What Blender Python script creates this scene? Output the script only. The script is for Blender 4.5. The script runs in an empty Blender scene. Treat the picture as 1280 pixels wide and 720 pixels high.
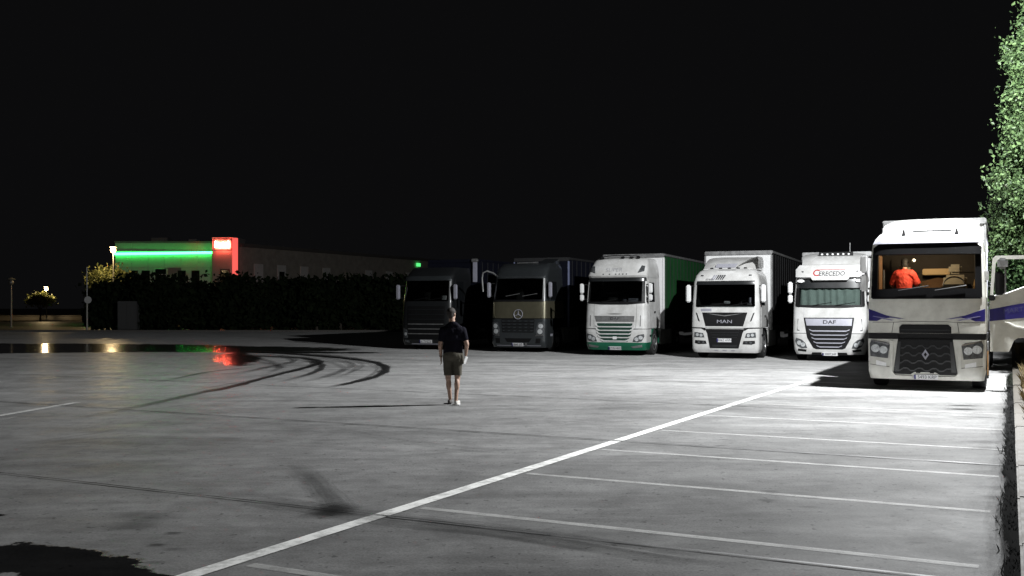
import bpy, bmesh, math, random
import numpy as np
from mathutils import Vector, Matrix, noise as mnoise

rnd = random.Random(7)
R = math.radians
scene = bpy.context.scene
COL = scene.collection

# ------------------------------------------------------------------ camera
cam_d = bpy.data.cameras.new("camera")
cam = bpy.data.objects.new("camera", cam_d)
COL.objects.link(cam)
cam.location = (0, 0, 1.82)
cam.rotation_euler = (R(90), 0, 0)
cam_d.sensor_width = 36
cam_d.lens = 35.58
cam_d.shift_y = 25 / 1280
cam_d.clip_end = 3000
scene.camera = cam

# ------------------------------------------------------------------ sky (night)
world = bpy.data.worlds.new("World")
scene.world = world
world.use_nodes = True
wn = world.node_tree
bg = wn.nodes["Background"]
bg.inputs[0].default_value = (0.0034, 0.0034, 0.0037, 1)      # moonless overcast night, even over the whole dome
bg.inputs[1].default_value = 1.0

# ------------------------------------------------------------------ exposure
scene.view_settings.view_transform = 'Standard'
scene.view_settings.look = 'None'
scene.view_settings.exposure = 0
scene.view_settings.gamma = 1
scene.cycles.max_bounces = 8
scene.cycles.sample_clamp_indirect = 4.0

LAMP_W = 18500      # the flood lamp on its mast at the kerb, just right of the frame
LAMP_P = (10.5, 21.5, 9.4)

# ------------------------------------------------------------------ materials
def newmat(name):
    m = bpy.data.materials.new(name)
    m.use_nodes = True
    return m, m.node_tree, m.node_tree.nodes["Principled BSDF"]

def N(nt, t, **kw):
    n = nt.nodes.new(t)
    for k, v in kw.items():
        setattr(n, k, v)
    return n

def mat(name, col, rough=0.5, metal=0.0, spec=0.5, var=0.12, scale=6.0, coat=0.0, bump=0.0, dirt=None):
    m, nt, b = newmat(name)
    tc = N(nt, "ShaderNodeTexCoord")
    nz = N(nt, "ShaderNodeTexNoise")
    nz.inputs["Scale"].default_value = scale
    nz.inputs["Detail"].default_value = 6
    nz.inputs["Roughness"].default_value = 0.65
    nt.links.new(tc.outputs["Object"], nz.inputs["Vector"])
    rp = N(nt, "ShaderNodeValToRGB")
    rp.color_ramp.elements[0].position = 0.3
    rp.color_ramp.elements[1].position = 0.7
    c0 = [max(0, c * (1 - var)) for c in col]
    c1 = [min(1, c * (1 + var * 0.6)) for c in col]
    rp.color_ramp.elements[0].color = (*(dirt or c0), 1)
    rp.color_ramp.elements[1].color = (*c1, 1)
    nt.links.new(nz.outputs["Fac"], rp.inputs[0])
    nt.links.new(rp.outputs[0], b.inputs["Base Color"])
    mr = N(nt, "ShaderNodeMapRange")
    mr.inputs[3].default_value = max(0.02, rough * 0.8)
    mr.inputs[4].default_value = min(1, rough * 1.25)
    nt.links.new(nz.outputs["Fac"], mr.inputs[0])
    nt.links.new(mr.outputs[0], b.inputs["Roughness"])
    b.inputs["Metallic"].default_value = metal
    b.inputs["Specular IOR Level"].default_value = spec
    if coat:
        b.inputs["Coat Weight"].default_value = coat
        b.inputs["Coat Roughness"].default_value = 0.08
    if bump:
        bp = N(nt, "ShaderNodeBump")
        bp.inputs["Strength"].default_value = bump
        bp.inputs["Distance"].default_value = 0.02
        nt.links.new(nz.outputs["Fac"], bp.inputs["Height"])
        nt.links.new(bp.outputs[0], b.inputs["Normal"])
    return m

def emit(name, col, strength):
    m, nt, b = newmat(name)
    b.inputs["Base Color"].default_value = (*[c * .5 for c in col], 1)
    b.inputs["Emission Color"].default_value = (*col, 1)
    b.inputs["Emission Strength"].default_value = strength
    return m

def glassmat(name, tint=(0.75, 0.8, 0.78), gloss=0.06):
    m, nt, b = newmat(name)
    out = nt.nodes["Material Output"]
    tr = N(nt, "ShaderNodeBsdfTransparent")
    tr.inputs[0].default_value = (*tint, 1)
    gl = N(nt, "ShaderNodeBsdfGlossy")
    gl.inputs["Roughness"].default_value = 0.03
    fr = N(nt, "ShaderNodeFresnel")
    fr.inputs[0].default_value = 1.5
    mx = N(nt, "ShaderNodeMixShader")
    nt.links.new(fr.outputs[0], mx.inputs[0])
    nt.links.new(tr.outputs[0], mx.inputs[1])
    nt.links.new(gl.outputs[0], mx.inputs[2])
    nt.links.new(mx.outputs[0], out.inputs[0])
    return m

M = {}
M['white'] = mat("white_paint", (0.64, 0.64, 0.635), 0.32, coat=0.4, var=0.05, scale=2.5, dirt=(0.45, 0.445, 0.43))
M['ivory'] = mat("ivory_paint", (0.66, 0.655, 0.60), 0.32, coat=0.4, var=0.05, scale=2.5, dirt=(0.47, 0.46, 0.42))
M['plastic_white'] = mat("white_plastic", (0.7, 0.7, 0.7), 0.45, var=0.06)
M['dark_grey'] = mat("dark_grey_paint", (0.05, 0.056, 0.06), 0.3, coat=1.0, metal=0.5)
M['slate'] = mat("slate_paint", (0.011, 0.012, 0.013), 0.35, coat=0.5)
M['gold'] = mat("olive_gold_paint", (0.135, 0.125, 0.085), 0.34, metal=0.55, coat=0.4)
M['green'] = mat("green_paint", (0.008, 0.105, 0.055), 0.35, coat=0.4)
M['green_dark'] = mat("dark_green_mesh", (0.006, 0.035, 0.022), 0.5)
M['black'] = mat("black_plastic", (0.006, 0.006, 0.0065), 0.5, spec=0.25)
M['black_matt'] = mat("matt_black", (0.012, 0.012, 0.013), 0.8)
M['visor_black'] = mat("black_glass_trim", (0.003, 0.003, 0.0035), 0.6, spec=0.08)
M['rubber'] = mat("tyre_rubber", (0.018, 0.018, 0.018), 0.75, bump=0.3, scale=20)
M['alloy'] = mat("wheel_alloy", (0.55, 0.55, 0.55), 0.35, metal=0.8, var=0.25)
M['chrome'] = mat("chrome", (0.75, 0.75, 0.76), 0.12, metal=1.0, var=0.05)
M['silver'] = mat("silver_trim", (0.46, 0.46, 0.52), 0.4, metal=0.5, var=0.05)
M['lens'] = mat("lamp_reflector", (0.6, 0.62, 0.63), 0.32, metal=0.35, var=0.45, scale=25)
M['lamp_dark'] = mat("lamp_housing", (0.10, 0.105, 0.11), 0.2, metal=0.2, var=0.6, scale=15)
M['frost'] = mat("frosted_lamp", (0.8, 0.8, 0.8), 0.3)
M['plate'] = mat("plate_white", (0.65, 0.65, 0.66), 0.4, var=0.05)
M['ink'] = mat("plate_ink", (0.02, 0.02, 0.025), 0.6)
M['red_ink'] = mat("red_print", (0.35, 0.02, 0.02), 0.5)
M['blue'] = mat("blue_stripe", (0.02, 0.016, 0.13), 0.35, coat=0.4)
M['pale_blue'] = mat("pale_blue_print", (0.18, 0.17, 0.3), 0.5)
M['curtain'] = mat("cab_curtain", (0.13, 0.16, 0.15), 0.9, var=0.2)
M['interior'] = mat("cab_interior", (0.03, 0.028, 0.026), 0.8)
M['int_warm'] = mat("cab_lining", (0.035, 0.027, 0.02), 0.8)
M['tan'] = mat("tan_trim", (0.48, 0.33, 0.16), 0.6, var=0.08)
M['brown'] = mat("brown_blanket", (0.20, 0.11, 0.055), 0.9, bump=0.4)
M['seat'] = mat("seat_cloth", (0.21, 0.185, 0.14), 0.9)
M['glass'] = glassmat("windscreen_glass")
M['glass_dark'] = glassmat("tinted_glass", (0.34, 0.36, 0.36))
M['glass_side'] = mat("dark_side_glass", (0.008, 0.009, 0.010), 0.06, var=0.05)
M['mirror'] = mat("mirror_glass", (0.6, 0.6, 0.6), 0.04, metal=1.0, var=0.02)
M['steel'] = mat("galvanised_steel", (0.30, 0.30, 0.30), 0.45, metal=0.7, var=0.3)
M['dimplate'] = mat("dim_print", (.05,.048,.13), .5)
M['chassis'] = mat("chassis_paint", (0.016, 0.016, 0.017), 0.6)
M['cv_green'] = mat("green_curtain", (0.010, 0.065, 0.018), 0.8, spec=0.15, var=0.25, scale=2)
M['cv_black'] = mat("black_curtain", (0.004, 0.004, 0.0045), 0.85, spec=0.08, var=0.3, scale=2)
M['cv_navy'] = mat("navy_curtain", (0.003, 0.0038, 0.009), 0.8, spec=0.12, var=0.3, scale=2)
M['cv_white'] = mat("white_curtain", (0.6, 0.6, 0.6), 0.55, var=0.1, scale=2)
M['tank'] = mat("aluminium_tank", (0.42, 0.42, 0.40), 0.4, metal=0.6, var=0.3)
M['indicator'] = mat("amber_lens", (0.5, 0.28, 0.12), 0.25)

# ------------------------------------------------------------------ mesh helpers
def finish(bm, name, m, parent=None, loc=None, crease=0.6, smooth=True):
    bmesh.ops.recalc_face_normals(bm, faces=bm.faces[:])
    for f in bm.faces:
        f.smooth = smooth
    if smooth:
        for e in bm.edges:
            if len(e.link_faces) == 2:
                if e.calc_face_angle(0) > crease:
                    e.smooth = False
            else:
                e.smooth = False
    me = bpy.data.meshes.new(name)
    bm.to_mesh(me)
    bm.free()
    if m is not None:
        me.materials.append(m)
    o = bpy.data.objects.new(name, me)
    COL.objects.link(o)
    if parent:
        o.parent = parent
    if loc:
        o.location = loc
    return o

def box(bm, x0, x1, y0, y1, z0, z1, bev=0.0, rot=None):
    v = [bm.verts.new((x, y, z)) for x in (x0, x1) for y in (y0, y1) for z in (z0, z1)]
    fs = [(0, 1, 3, 2), (4, 6, 7, 5), (0, 4, 5, 1), (2, 3, 7, 6), (0, 2, 6, 4), (1, 5, 7, 3)]
    faces = [bm.faces.new([v[i] for i in f]) for f in fs]
    if rot:
        bmesh.ops.transform(bm, matrix=rot, verts=v)
    if bev > 0:
        es = list({e for f in faces for e in f.edges})
        bmesh.ops.bevel(bm, geom=es, offset=bev, segments=2, affect='EDGES', clamp_overlap=True)

def mkbox(name, m, parent, *a, bev=0.01, loc=None):
    bm = bmesh.new()
    box(bm, *a, bev=bev)
    return finish(bm, name, m, parent, loc)

def tube(bm, pts, r, n=8, cap=True):
    pts = [Vector(p) for p in pts]
    rs = r if isinstance(r, (list, tuple)) else [r] * len(pts)
    rings = []
    up = Vector((0, 0, 1))
    prev = None
    for i, p in enumerate(pts):
        d = (pts[min(i + 1, len(pts) - 1)] - pts[max(i - 1, 0)]).normalized()
        if prev is None:
            a = d.cross(up)
            if a.length < 1e-3:
                a = d.cross(Vector((1, 0, 0)))
        else:
            a = prev - d * prev.dot(d)
        a.normalize()
        prev = a
        b = d.cross(a)
        rings.append([bm.verts.new(p + (a * math.cos(2 * math.pi * k / n) + b * math.sin(2 * math.pi * k / n)) * rs[i]) for k in range(n)])
    for i in range(len(rings) - 1):
        for k in range(n):
            bm.faces.new((rings[i][k], rings[i][(k + 1) % n], rings[i + 1][(k + 1) % n], rings[i + 1][k]))
    if cap:
        bm.faces.new(rings[0][::-1])
        bm.faces.new(rings[-1])

def mktube(name, m, parent, pts, r, n=8, loc=None):
    bm = bmesh.new()
    tube(bm, pts, r, n)
    return finish(bm, name, m, parent, loc)

def lathe(bm, prof, n=28, axis='X'):
    """prof: list of (radius, along) revolved about the axis."""
    rings = []
    for r, a in prof:
        ring = []
        for k in range(n):
            c, s = math.cos(2 * math.pi * k / n) * r, math.sin(2 * math.pi * k / n) * r
            ring.append(bm.verts.new((a, c, s) if axis == 'X' else (c, s, a)))
        rings.append(ring)
    for i in range(len(rings) - 1):
        for k in range(n):
            bm.faces.new((rings[i][k], rings[i][(k + 1) % n], rings[i + 1][(k + 1) % n], rings[i + 1][k]))
    for ring in (rings[0], rings[-1]):
        try:
            bm.faces.new(ring)
        except ValueError:
            pass

def prism(bm, poly, a0, a1, plane='XZ'):
    """polygon extruded from a0 to a1 along the axis normal to its plane."""
    def P(u, v, a):
        return {'XZ': (u, a, v), 'YZ': (a, u, v), 'XY': (u, v, a)}[plane]
    lo = [bm.verts.new(P(u, v, a0)) for u, v in poly]
    hi = [bm.verts.new(P(u, v, a1)) for u, v in poly]
    n = len(poly)
    bm.faces.new(lo)
    bm.faces.new(hi[::-1])
    for i in range(n):
        bm.faces.new((lo[i], hi[i], hi[(i + 1) % n], lo[(i + 1) % n]))

def empty(name, loc=(0, 0, 0), rz=0):
    o = bpy.data.objects.new(name, None)
    COL.objects.link(o)
    o.location = loc
    o.rotation_euler = (0, 0, rz)
    o.empty_display_size = 0.3
    return o

def tag(o, label, cat, group=None):
    o['label'] = label
    o['category'] = cat
    if group:
        o['group'] = group
    return o

def kind(o, k):
    o['kind'] = k
    return o

def share(o, name, parent, loc=(0, 0, 0), rot=(0, 0, 0), scale=(1, 1, 1)):
    c = bpy.data.objects.new(name, o.data)
    COL.objects.link(c)
    c.parent = parent
    c.location = loc
    c.rotation_euler = rot
    c.scale = scale
    return c

def rrect(x0, x1, z0, z1, r=0.03, n=4):
    pts = []
    for cx, cz, a0 in ((x1 - r, z1 - r, 0), (x0 + r, z1 - r, 90), (x0 + r, z0 + r, 180), (x1 - r, z0 + r, 270)):
        for k in range(n + 1):
            a = R(a0 + 90 * k / n)
            pts.append((cx + r * math.cos(a), cz + r * math.sin(a)))
    return pts

def mir(poly):
    return [(-x, z) for x, z in poly][::-1]

_fontcache = {}
def text_verts(body, size, shear=0.0, bold=0.0):
    cu = bpy.data.curves.new("lettering", 'FONT')
    cu.body = body
    cu.size = size
    cu.shear = shear
    cu.offset = bold
    cu.align_x = 'CENTER'
    cu.align_y = 'CENTER'
    cu.resolution_u = 3
    o = bpy.data.objects.new("lettering", cu)
    COL.objects.link(o)
    dg = bpy.context.evaluated_depsgraph_get()
    me = bpy.data.meshes.new_from_object(o.evaluated_get(dg))
    vs = [(v.co.x, v.co.y) for v in me.vertices]
    fs = [tuple(p.vertices) for p in me.polygons]
    bpy.data.objects.remove(o)
    bpy.data.meshes.remove(me)
    return vs, fs

# ------------------------------------------------------------------ lorry cab: a lofted body with everything fitted to its curved front
class Cab:
    def __init__(self, root, levels):
        self.root = root
        self.lv = levels                                # (z, half width, front y, corner depth, squareness)
    def at(self, z):
        lv = self.lv
        if z <= lv[0][0]: return lv[0][1:]
        for a, b in zip(lv, lv[1:]):
            if z <= b[0]:
                t = (z - a[0]) / (b[0] - a[0])
                return tuple(p + (q - p) * t for p, q in zip(a[1:], b[1:]))
        return lv[-1][1:]
    def surf(self, x, z):
        w, yf, r, p = self.at(z)
        t = min(abs(x) / w, 0.9995)
        return yf + r * (1 - (1 - t ** p) ** (1 / p))
    def pt(self, x, z, off=0.0):
        e = 0.004
        dx = (self.surf(x + e, z) - self.surf(x - e, z)) / (2 * e)
        dz = (self.surf(x, z + e) - self.surf(x, z - e)) / (2 * e)
        n = Vector((dx, -1, dz)).normalized()
        return Vector((x, self.surf(x, z), z)) + n * off
    def loft(self, name, m, z0, z1, yb, opening=None, cap=True, step=0.12, parent=None, inset=0.0):
        zs = sorted({round(z0, 4), round(z1, 4)} | {round(l[0], 4) for l in self.lv if z0 < l[0] < z1})
        if opening:
            zs = sorted(set(zs) | {opening[0], opening[1]})
        full = [zs[0]]
        for a, b in zip(zs, zs[1:]):
            k = max(1, int(round((b - a) / step)))
            full += [a + (b - a) * (i + 1) / k for i in range(k)]
        S = [math.sin(math.pi / 2 * s) for s in np.linspace(-1, 1, 45)]
        bm = bmesh.new()
        rings = []
        for z in full:
            w, yf, r, p = self.at(z)
            ring = []
            for t in S:
                x = t * w
                yy = yf + r * (1 - (1 - min(abs(t), 1) ** p) ** (1 / p))
                ring.append(bm.verts.new((x, yy + inset, z)))
            ring.append(bm.verts.new((w, max(yb - 0.05, yf + r + .02), z)))
            ring.append(bm.verts.new((w - 0.05, max(yb, yf + r + .03), z)))
            ring.append(bm.verts.new((-w + 0.05, max(yb, yf + r + .03), z)))
            ring.append(bm.verts.new((-w, max(yb - 0.05, yf + r + .02), z)))
            rings.append(ring)
        n = len(rings[0])
        for i in range(len(rings) - 1):
            zm = (full[i] + full[i + 1]) / 2
            for k in range(n):
                if opening and opening[0] < zm < opening[1] and k + 1 < len(S) and abs(S[k]) <= opening[2] and abs(S[k + 1]) <= opening[2]:
                    continue
                bm.faces.new((rings[i][k], rings[i][(k + 1) % n], rings[i + 1][(k + 1) % n], rings[i + 1][k]))
        if cap:
            bm.faces.new(rings[0][::-1])
            bm.faces.new(rings[-1])
        return finish(bm, name, m, parent or self.root)
    def patch(self, name, poly, m, off=0.012, d=0.03, parent=None, gx=0.07, gz=0.1):
        bm = bmesh.new()
        vs = [bm.verts.new((x, 0, z)) for x, z in poly]
        bm.faces.new(vs)
        xs = [p[0] for p in poly]; zs = [p[1] for p in poly]
        cuts = list(np.arange(-1.4, 1.4, gx)) + [s * k for s in (-1, 1) for k in np.arange(0.9, 1.25, 0.025)]
        for x in cuts:
            if min(xs) < x < max(xs):
                bmesh.ops.bisect_plane(bm, geom=bm.verts[:] + bm.edges[:] + bm.faces[:], plane_co=(x, 0, 0), plane_no=(1, 0, 0), dist=1e-5)
        for z in list(np.arange(0, 4.2, gz)) + [l[0] for l in self.lv]:
            if min(zs) < z < max(zs):
                bmesh.ops.bisect_plane(bm, geom=bm.verts[:] + bm.edges[:] + bm.faces[:], plane_co=(0, 0, z), plane_no=(0, 0, 1), dist=1e-5)
        rim = [e for e in bm.edges if len(e.link_faces) == 1]
        flat = {v: (v.co.x, v.co.z) for v in bm.verts}
        inner = {}
        for e in rim:
            for v in e.verts:
                if v not in inner:
                    inner[v] = bm.verts.new(self.pt(*flat[v], off - d))
        for v, (x, z) in flat.items():
            v.co = self.pt(x, z, off)
        for e in rim:
            a, b = e.verts
            bm.faces.new((a, b, inner[b], inner[a]))
        bmesh.ops.remove_doubles(bm, verts=bm.verts[:], dist=1e-5)
        return finish(bm, name, m, parent or self.root)
    def text(self, name, body, size, m, x, z, off=0.016, parent=None, shear=0.0, bold=0.0, sx=1.0):
        vs, fs = text_verts(body, size, shear, bold)
        me = bpy.data.meshes.new(name)
        me.from_pydata([self.pt(x + u * sx, z + v, off) for u, v in vs], [], fs)
        me.materials.append(m)
        o = bpy.data.objects.new(name, me)
        COL.objects.link(o)
        o.parent = parent or self.root
        return o
    def side(self, name, poly, m, s, off=0.01, d=0.03, parent=None):
        """poly in (y, z) on the flank s = +1 / -1"""
        bm = bmesh.new()
        a = [bm.verts.new((s * (self.at(z)[0] + off), y, z)) for y, z in poly]
        b = [bm.verts.new((s * (self.at(z)[0] + off - d), y, z)) for y, z in poly]
        bm.faces.new(a); bm.faces.new(b[::-1])
        for i in range(len(a)):
            j = (i + 1) % len(a)
            bm.faces.new((a[i], b[i], b[j], a[j]))
        return finish(bm, name, m, parent or self.root)
    def plate(self, x, z, chars, w=0.52, h=0.115, off=0.03):
        p = self.patch('number_plate', rrect(x - w / 2, x + w / 2, z - h / 2, z + h / 2, 0.012, 2), M['plate'], off, 0.02)
        self.patch('country_band', rrect(x - w / 2 + .002, x - w / 2 + 0.045, z - h / 2 + .004, z + h / 2 - .004, 0.008, 2), M['blue'], off + .003, 0.006, p)
        self.text('plate_characters', chars, h * 0.95, M['ink'], x + 0.02, z, off + .004, p, sx=0.92)
        return p

# shared wheel meshes -----------------------------------------------------
def build_wheel_meshes():
    bm = bmesh.new()
    lathe(bm, [(0.29, -0.13), (0.46, -0.15), (0.495, -0.125), (0.505, -0.05), (0.505, 0.05), (0.495, 0.125), (0.46, 0.15), (0.29, 0.13)], 36)
    tyre = finish(bm, 'tyre', M['rubber'])
    bm = bmesh.new()
    lathe(bm, [(0.30, 0.02), (0.31, 0.135), (0.285, 0.14), (0.27, 0.09), (0.22, 0.05), (0.17, 0.055), (0.15, 0.12), (0.11, 0.15), (0.06, 0.155)], 30)
    for k in range(10):
        a = 2 * math.pi * k / 10
        m = Matrix.Translation((0.075, 0.195 * math.cos(a), 0.195 * math.sin(a)))
        bmesh.ops.create_cube(bm, size=0.03, matrix=m)
    rim = finish(bm, 'rim', M['alloy'])
    td, rd = tyre.data, rim.data
    bpy.data.objects.remove(tyre); bpy.data.objects.remove(rim)
    return td, rd
TYRE, RIM = build_wheel_meshes()

def wheel(parent, x, y, s, name='wheel', rim=True):
    w = bpy.data.objects.new(name, TYRE)
    COL.objects.link(w)
    w.parent = parent
    w.location = (x, y, 0.505)
    w.rotation_euler = (0, 0, 0 if s > 0 else math.pi)
    if rim:
        r = bpy.data.objects.new('rim', RIM)
        COL.objects.link(r)
        r.parent = w
    return w

def running_gear(root, w=1.22, skirt=None, fender=None, tank=True):
    mkbox('chassis_frame', M['chassis'], root, -0.42, 0.42, 0.7, 6.3, 0.55, 0.9, bev=0.02)
    for s in (-1, 1):
        wheel(root, s * (w - 0.17), 1.42, s)
        wheel(root, s * (w - 0.17), 5.15, s)
        # mudguard: a bent sheet over the front wheel
        bm = bmesh.new()
        prof = []
        for k in range(13):
            a = R(-5 + 190 * k / 12)
            prof.append((1.42 + 0.60 * math.cos(a), 0.505 + 0.60 * math.sin(a)))
        prof += [(1.42 + 0.565 * math.cos(R(-5 + 190 * k / 12)), 0.505 + 0.565 * math.sin(R(-5 + 190 * k / 12))) for k in range(12, -1, -1)]
        n = len(prof)
        lo = [bm.verts.new((s * (w - 0.38), y, z)) for y, z in prof]
        hi = [bm.verts.new((s * (w + 0.0), y, z)) for y, z in prof]
        for i in range(n):
            j = (i + 1) % n
            bm.faces.new((lo[i], hi[i], hi[j], lo[j]))
        for i in range(12):
            bm.faces.new((hi[i], hi[i + 1], hi[n - 2 - i], hi[n - 1 - i]))
        finish(bm, 'mudguard', fender or M['black'], root)
        if tank:
            bm = bmesh.new()
            prism(bm, rrect(2.35, 4.3, 0.38, 0.98, 0.12), s * 0.62, s * (w - 0.03), 'YZ')
            t = finish(bm, 'fuel_tank', skirt or M['tank'], root)
            for y in (2.8, 3.8):
                bm = bmesh.new()
                prism(bm, rrect(y, y + 0.06, 0.37, 0.99, 0.02), s * 0.7, s * (w - 0.02), 'YZ')
                finish(bm, 'tank_strap', M['steel'], t)
        bm = bmesh.new()
        box(bm, s * w - 0.13 - 0.13 * (s > 0), s * w - 0.13 + 0.13 * (s < 0), 2.08, 2.12, 0.25, 0.95, 0.008)
        finish(bm, 'mud_flap', M['plastic_white'] if skirt is None else M['black'], root)

def trailer(root, y0=2.75, L=13.4, top=4.0, side=None, rail=None, front=None, post=None, w=1.275, flute=True):
    side = side or M['cv_white']; front = front or M['plastic_white']; rail = rail or M['steel']
    bm = bmesh.new()
    box(bm, -w + .02, w - .02, y0 + .03, y0 + L, 1.12, top - .04, 0.01)
    t = finish(bm, 'trailer', side, root)
    fp = mkbox('front_wall', front, t, -w + 0.05, w - 0.05, y0, y0 + .026, 1.0, top - 0.06, bev=0.005)
    for x in np.linspace(-0.95, 0.95, 6):
        mkbox('wall_rib', front, t, x - .03, x + .03, y0 - .022, y0 - .002, 1.1, top - 0.3, bev=0.004)
    mkbox('roof_header', rail, t, -w, w, y0 - 0.04, y0 + 0.1, top - 0.16, top, bev=0.02)
    mkbox('roof_sheet', M['plastic_white'], t, -w + .06, w - .06, y0 + .12, y0 + L - .02, top - 0.038, top - 0.012, bev=0.005)
    for s in (-1, 1):
        a, b = sorted((s * (w - .05), s * (w + 0.012)))
        mkbox('roof_rail', rail, t, a, b, y0 + .102, y0 + L, top - 0.10, top - .002, bev=0.012)
        mkbox('corner_post', post or rail, t, a, b, y0 - 0.03, y0 + 0.10, 0.98, top - 0.162, bev=0.015)
        mkbox('floor_rail', M['chassis'], t, a, b, y0 + .102, y0 + L, 0.98, 1.14, bev=0.01)
        gs = mkbox('side_guard', M['steel'], t, a + .01, b - .01, y0 + 3.6, y0 + 7.6, 0.5, 0.6, bev=0.01)
        mkbox('side_guard', M['steel'], t, a + .01, b - .01, y0 + 3.6, y0 + 7.6, 0.75, 0.85, bev=0.01)
        mkbox('landing_leg', M['chassis'], t, s * .75 - .06, s * .75 + .06, y0 + 2.7, y0 + 2.84, 0.0, 1.1, bev=0.01)
        st = None
        for k in range(16):
            y = y0 + 0.5 + 0.62 * k
            if st is None:
                xx = s * (w - 0.014)
                st = mkbox('curtain_strap', M['black_matt'] if side is not M['cv_white'] else M['silver'], t, xx - .006, xx + .006, -.025, .025, 1.05, top - .12, bev=0.0, loc=(0, y, 0))
            else:
                share(st, 'curtain_strap', t, (0, y, 0))
        for k in range(3):
            wheel(t, s * 1.06, y0 + 7.9 + 1.31 * k, s, 'trailer_wheel', rim=False)
    for s in (-1, 1):
        mkbox('rear_door', front, t, 0.01 if s > 0 else -w + .03, w - .03 if s > 0 else -.01, y0 + L + .002, y0 + L + .05, 1.14, top - .06, bev=0.01)
    mkbox('trailer_chassis', M['chassis'], t, -.5, .5, y0 + .4, y0 + L - .2, 0.75, 1.1, bev=0.01)
    return t

def mirrors(cab, m, x, y, parts, arm=True, sides=(-1, 1)):
    """parts: list of (z0, z1, half width) housings hung beside the windscreen"""
    for s in sides:
        bm = bmesh.new()
        for z0, z1, hw in parts:
            box(bm, s * x - hw, s * x + hw, y, y + 0.12, z0, z1, 0.035)
        h = finish(bm, 'mirror', m, cab.root)
        for z0, z1, hw in parts:
            mkbox('mirror_glass', M['mirror'], h, s * x - hw + .02, s * x + hw - .02, y + .121, y + .128, z0 + .03, z1 - .03, bev=0)
        zt, zb = parts[0][1] - 0.05, parts[-1][0] + 0.05
        wi = cab.at(zt)[0] - 0.03
        for z in (zt, zb):
            mktube('mirror_arm', M['black'], h, [(s * (wi - .02), y + 0.25, z), (s * (wi + .06), y + 0.18, z + .01), (s * (x - 0.02), y + 0.07, z)], 0.022, 6)

def cab_interior(cab, z0, z1, m, yb=2.05, seatm=None, lift=0.0):
    """lining, dashboard, wheel and two seats behind the windscreen"""
    w = cab.at((z0 + z1) / 2)[0] - 0.06
    yf = cab.at(z0)[1]
    bm = bmesh.new()
    P = lambda x, y, z: bm.verts.new((x, y, z))
    zl, zh = z0 - 0.5, z1 + 0.12
    y0 = yf + 0.45
    a = [P(-w, y0, zl), P(w, y0, zl), P(w, yb, zl), P(-w, yb, zl)]
    b = [P(-w, y0, zh), P(w, y0, zh), P(w, yb, zh), P(-w, yb, zh)]
    bm.faces.new(a); bm.faces.new(b[::-1])
    for i, j in ((1, 2), (2, 3), (3, 0)):
        bm.faces.new((a[i], a[j], b[j], b[i]))
    lin = finish(bm, 'cab_lining', m, cab.root, smooth=False)
    mkbox('dashboard', M['interior'], cab.root, -w + .02, w - .02, yf + .33, yf + .75, z0 - .4, z0 + 0.03, bev=0.05)
    for x in (-0.55, 0.55):
        sb = mkbox('cab_seat', seatm or M['interior'], cab.root, x - .25, x + .25, yf + 1.3, yf + 1.46, z0 - .35, z0 + .48, bev=0.06)
        mkbox('headrest', seatm or M['interior'], sb, x - .14, x + .14, yf + 1.3, yf + 1.42, z0 + .5, z0 + .72, bev=0.05)
    bm = bmesh.new()
    c = Vector((0.55, yf + 0.85 - lift * .5, z0 + 0.02 + lift))
    ring = [c + Vector((0.22 * math.cos(2 * math.pi * k / 20), 0.13 * math.sin(2 * math.pi * k / 20), 0.18 * math.sin(2 * math.pi * k / 20))) for k in range(21)]
    tube(bm, ring, 0.018, 6, cap=False)
    tube(bm, [ring[0], c, ring[10]], 0.015, 6)
    finish(bm, 'steering_wheel', M['black'], cab.root)

def wipers(cab, z, n=2, m=None):
    for k in range(n):
        x = -0.55 + 0.75 * k
        bm = bmesh.new()
        pts = [cab.pt(x + 0.62 * t, z + 0.10 * t, 0.045 + .01 * t) for t in np.linspace(0, 1, 7)]
        tube(bm, pts, 0.012, 5)
        finish(bm, 'wiper', m or M['black'], cab.root)

def headlight(cab, poly, lenses, off=0.012):
    for s in (-1, 1):
        h = cab.patch('headlight', poly if s > 0 else mir(poly), M['lamp_dark'], off, 0.04)
        for cx, cz, r in lenses:
            pl = [(s * (cx + r * math.cos(2 * math.pi * k / 14)), cz + r * math.sin(2 * math.pi * k / 14)) for k in range(14)]
            cab.patch('lamp_lens', pl, M['lens'], off + .008, 0.02, h, gx=0.04)

def both(cab, name, poly, m, off=0.012, d=0.03):
    return [cab.patch(name, poly, m, off, d), cab.patch(name, mir(poly), m, off, d)]

def door_side(cab, z0, z1, zd, paint, yb, win_y=(0.55, 1.35), both_sides=(-1, 1)):
    for s in both_sides:
        d = cab.side('cab_door', [(0.5, zd), (1.5, zd), (1.5, z1 + .1), (0.62, z1 + .1), (0.5, z0)], paint, s, 0.008, 0.02)
        cab.side('side_window', [(win_y[0], z0 + .02), (win_y[1], z0 + .02), (win_y[1], z1), (win_y[0] + .12, z1)], M['glass_side'], s, 0.014, 0.02, d)
        cab.side('door_handle', [(1.28, z0 - .42), (1.44, z0 - .42), (1.44, z0 - .34), (1.28, z0 - .34)], M['black'], s, 0.02, 0.03, d)
        cab.side('entry_step', [(0.62, zd - .34), (0.98, zd - .34), (0.98, zd - .26), (0.62, zd - .26)], M['black'], s, 0.006, 0.05)

TRUCKS = "articulated lorries parked in a row facing the lot"
def lorry(label, x, y, deg):
    root = empty('articulated_lorry', (x, y, 0), -R(deg))
    return tag(root, label, 'lorry', TRUCKS)

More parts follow.
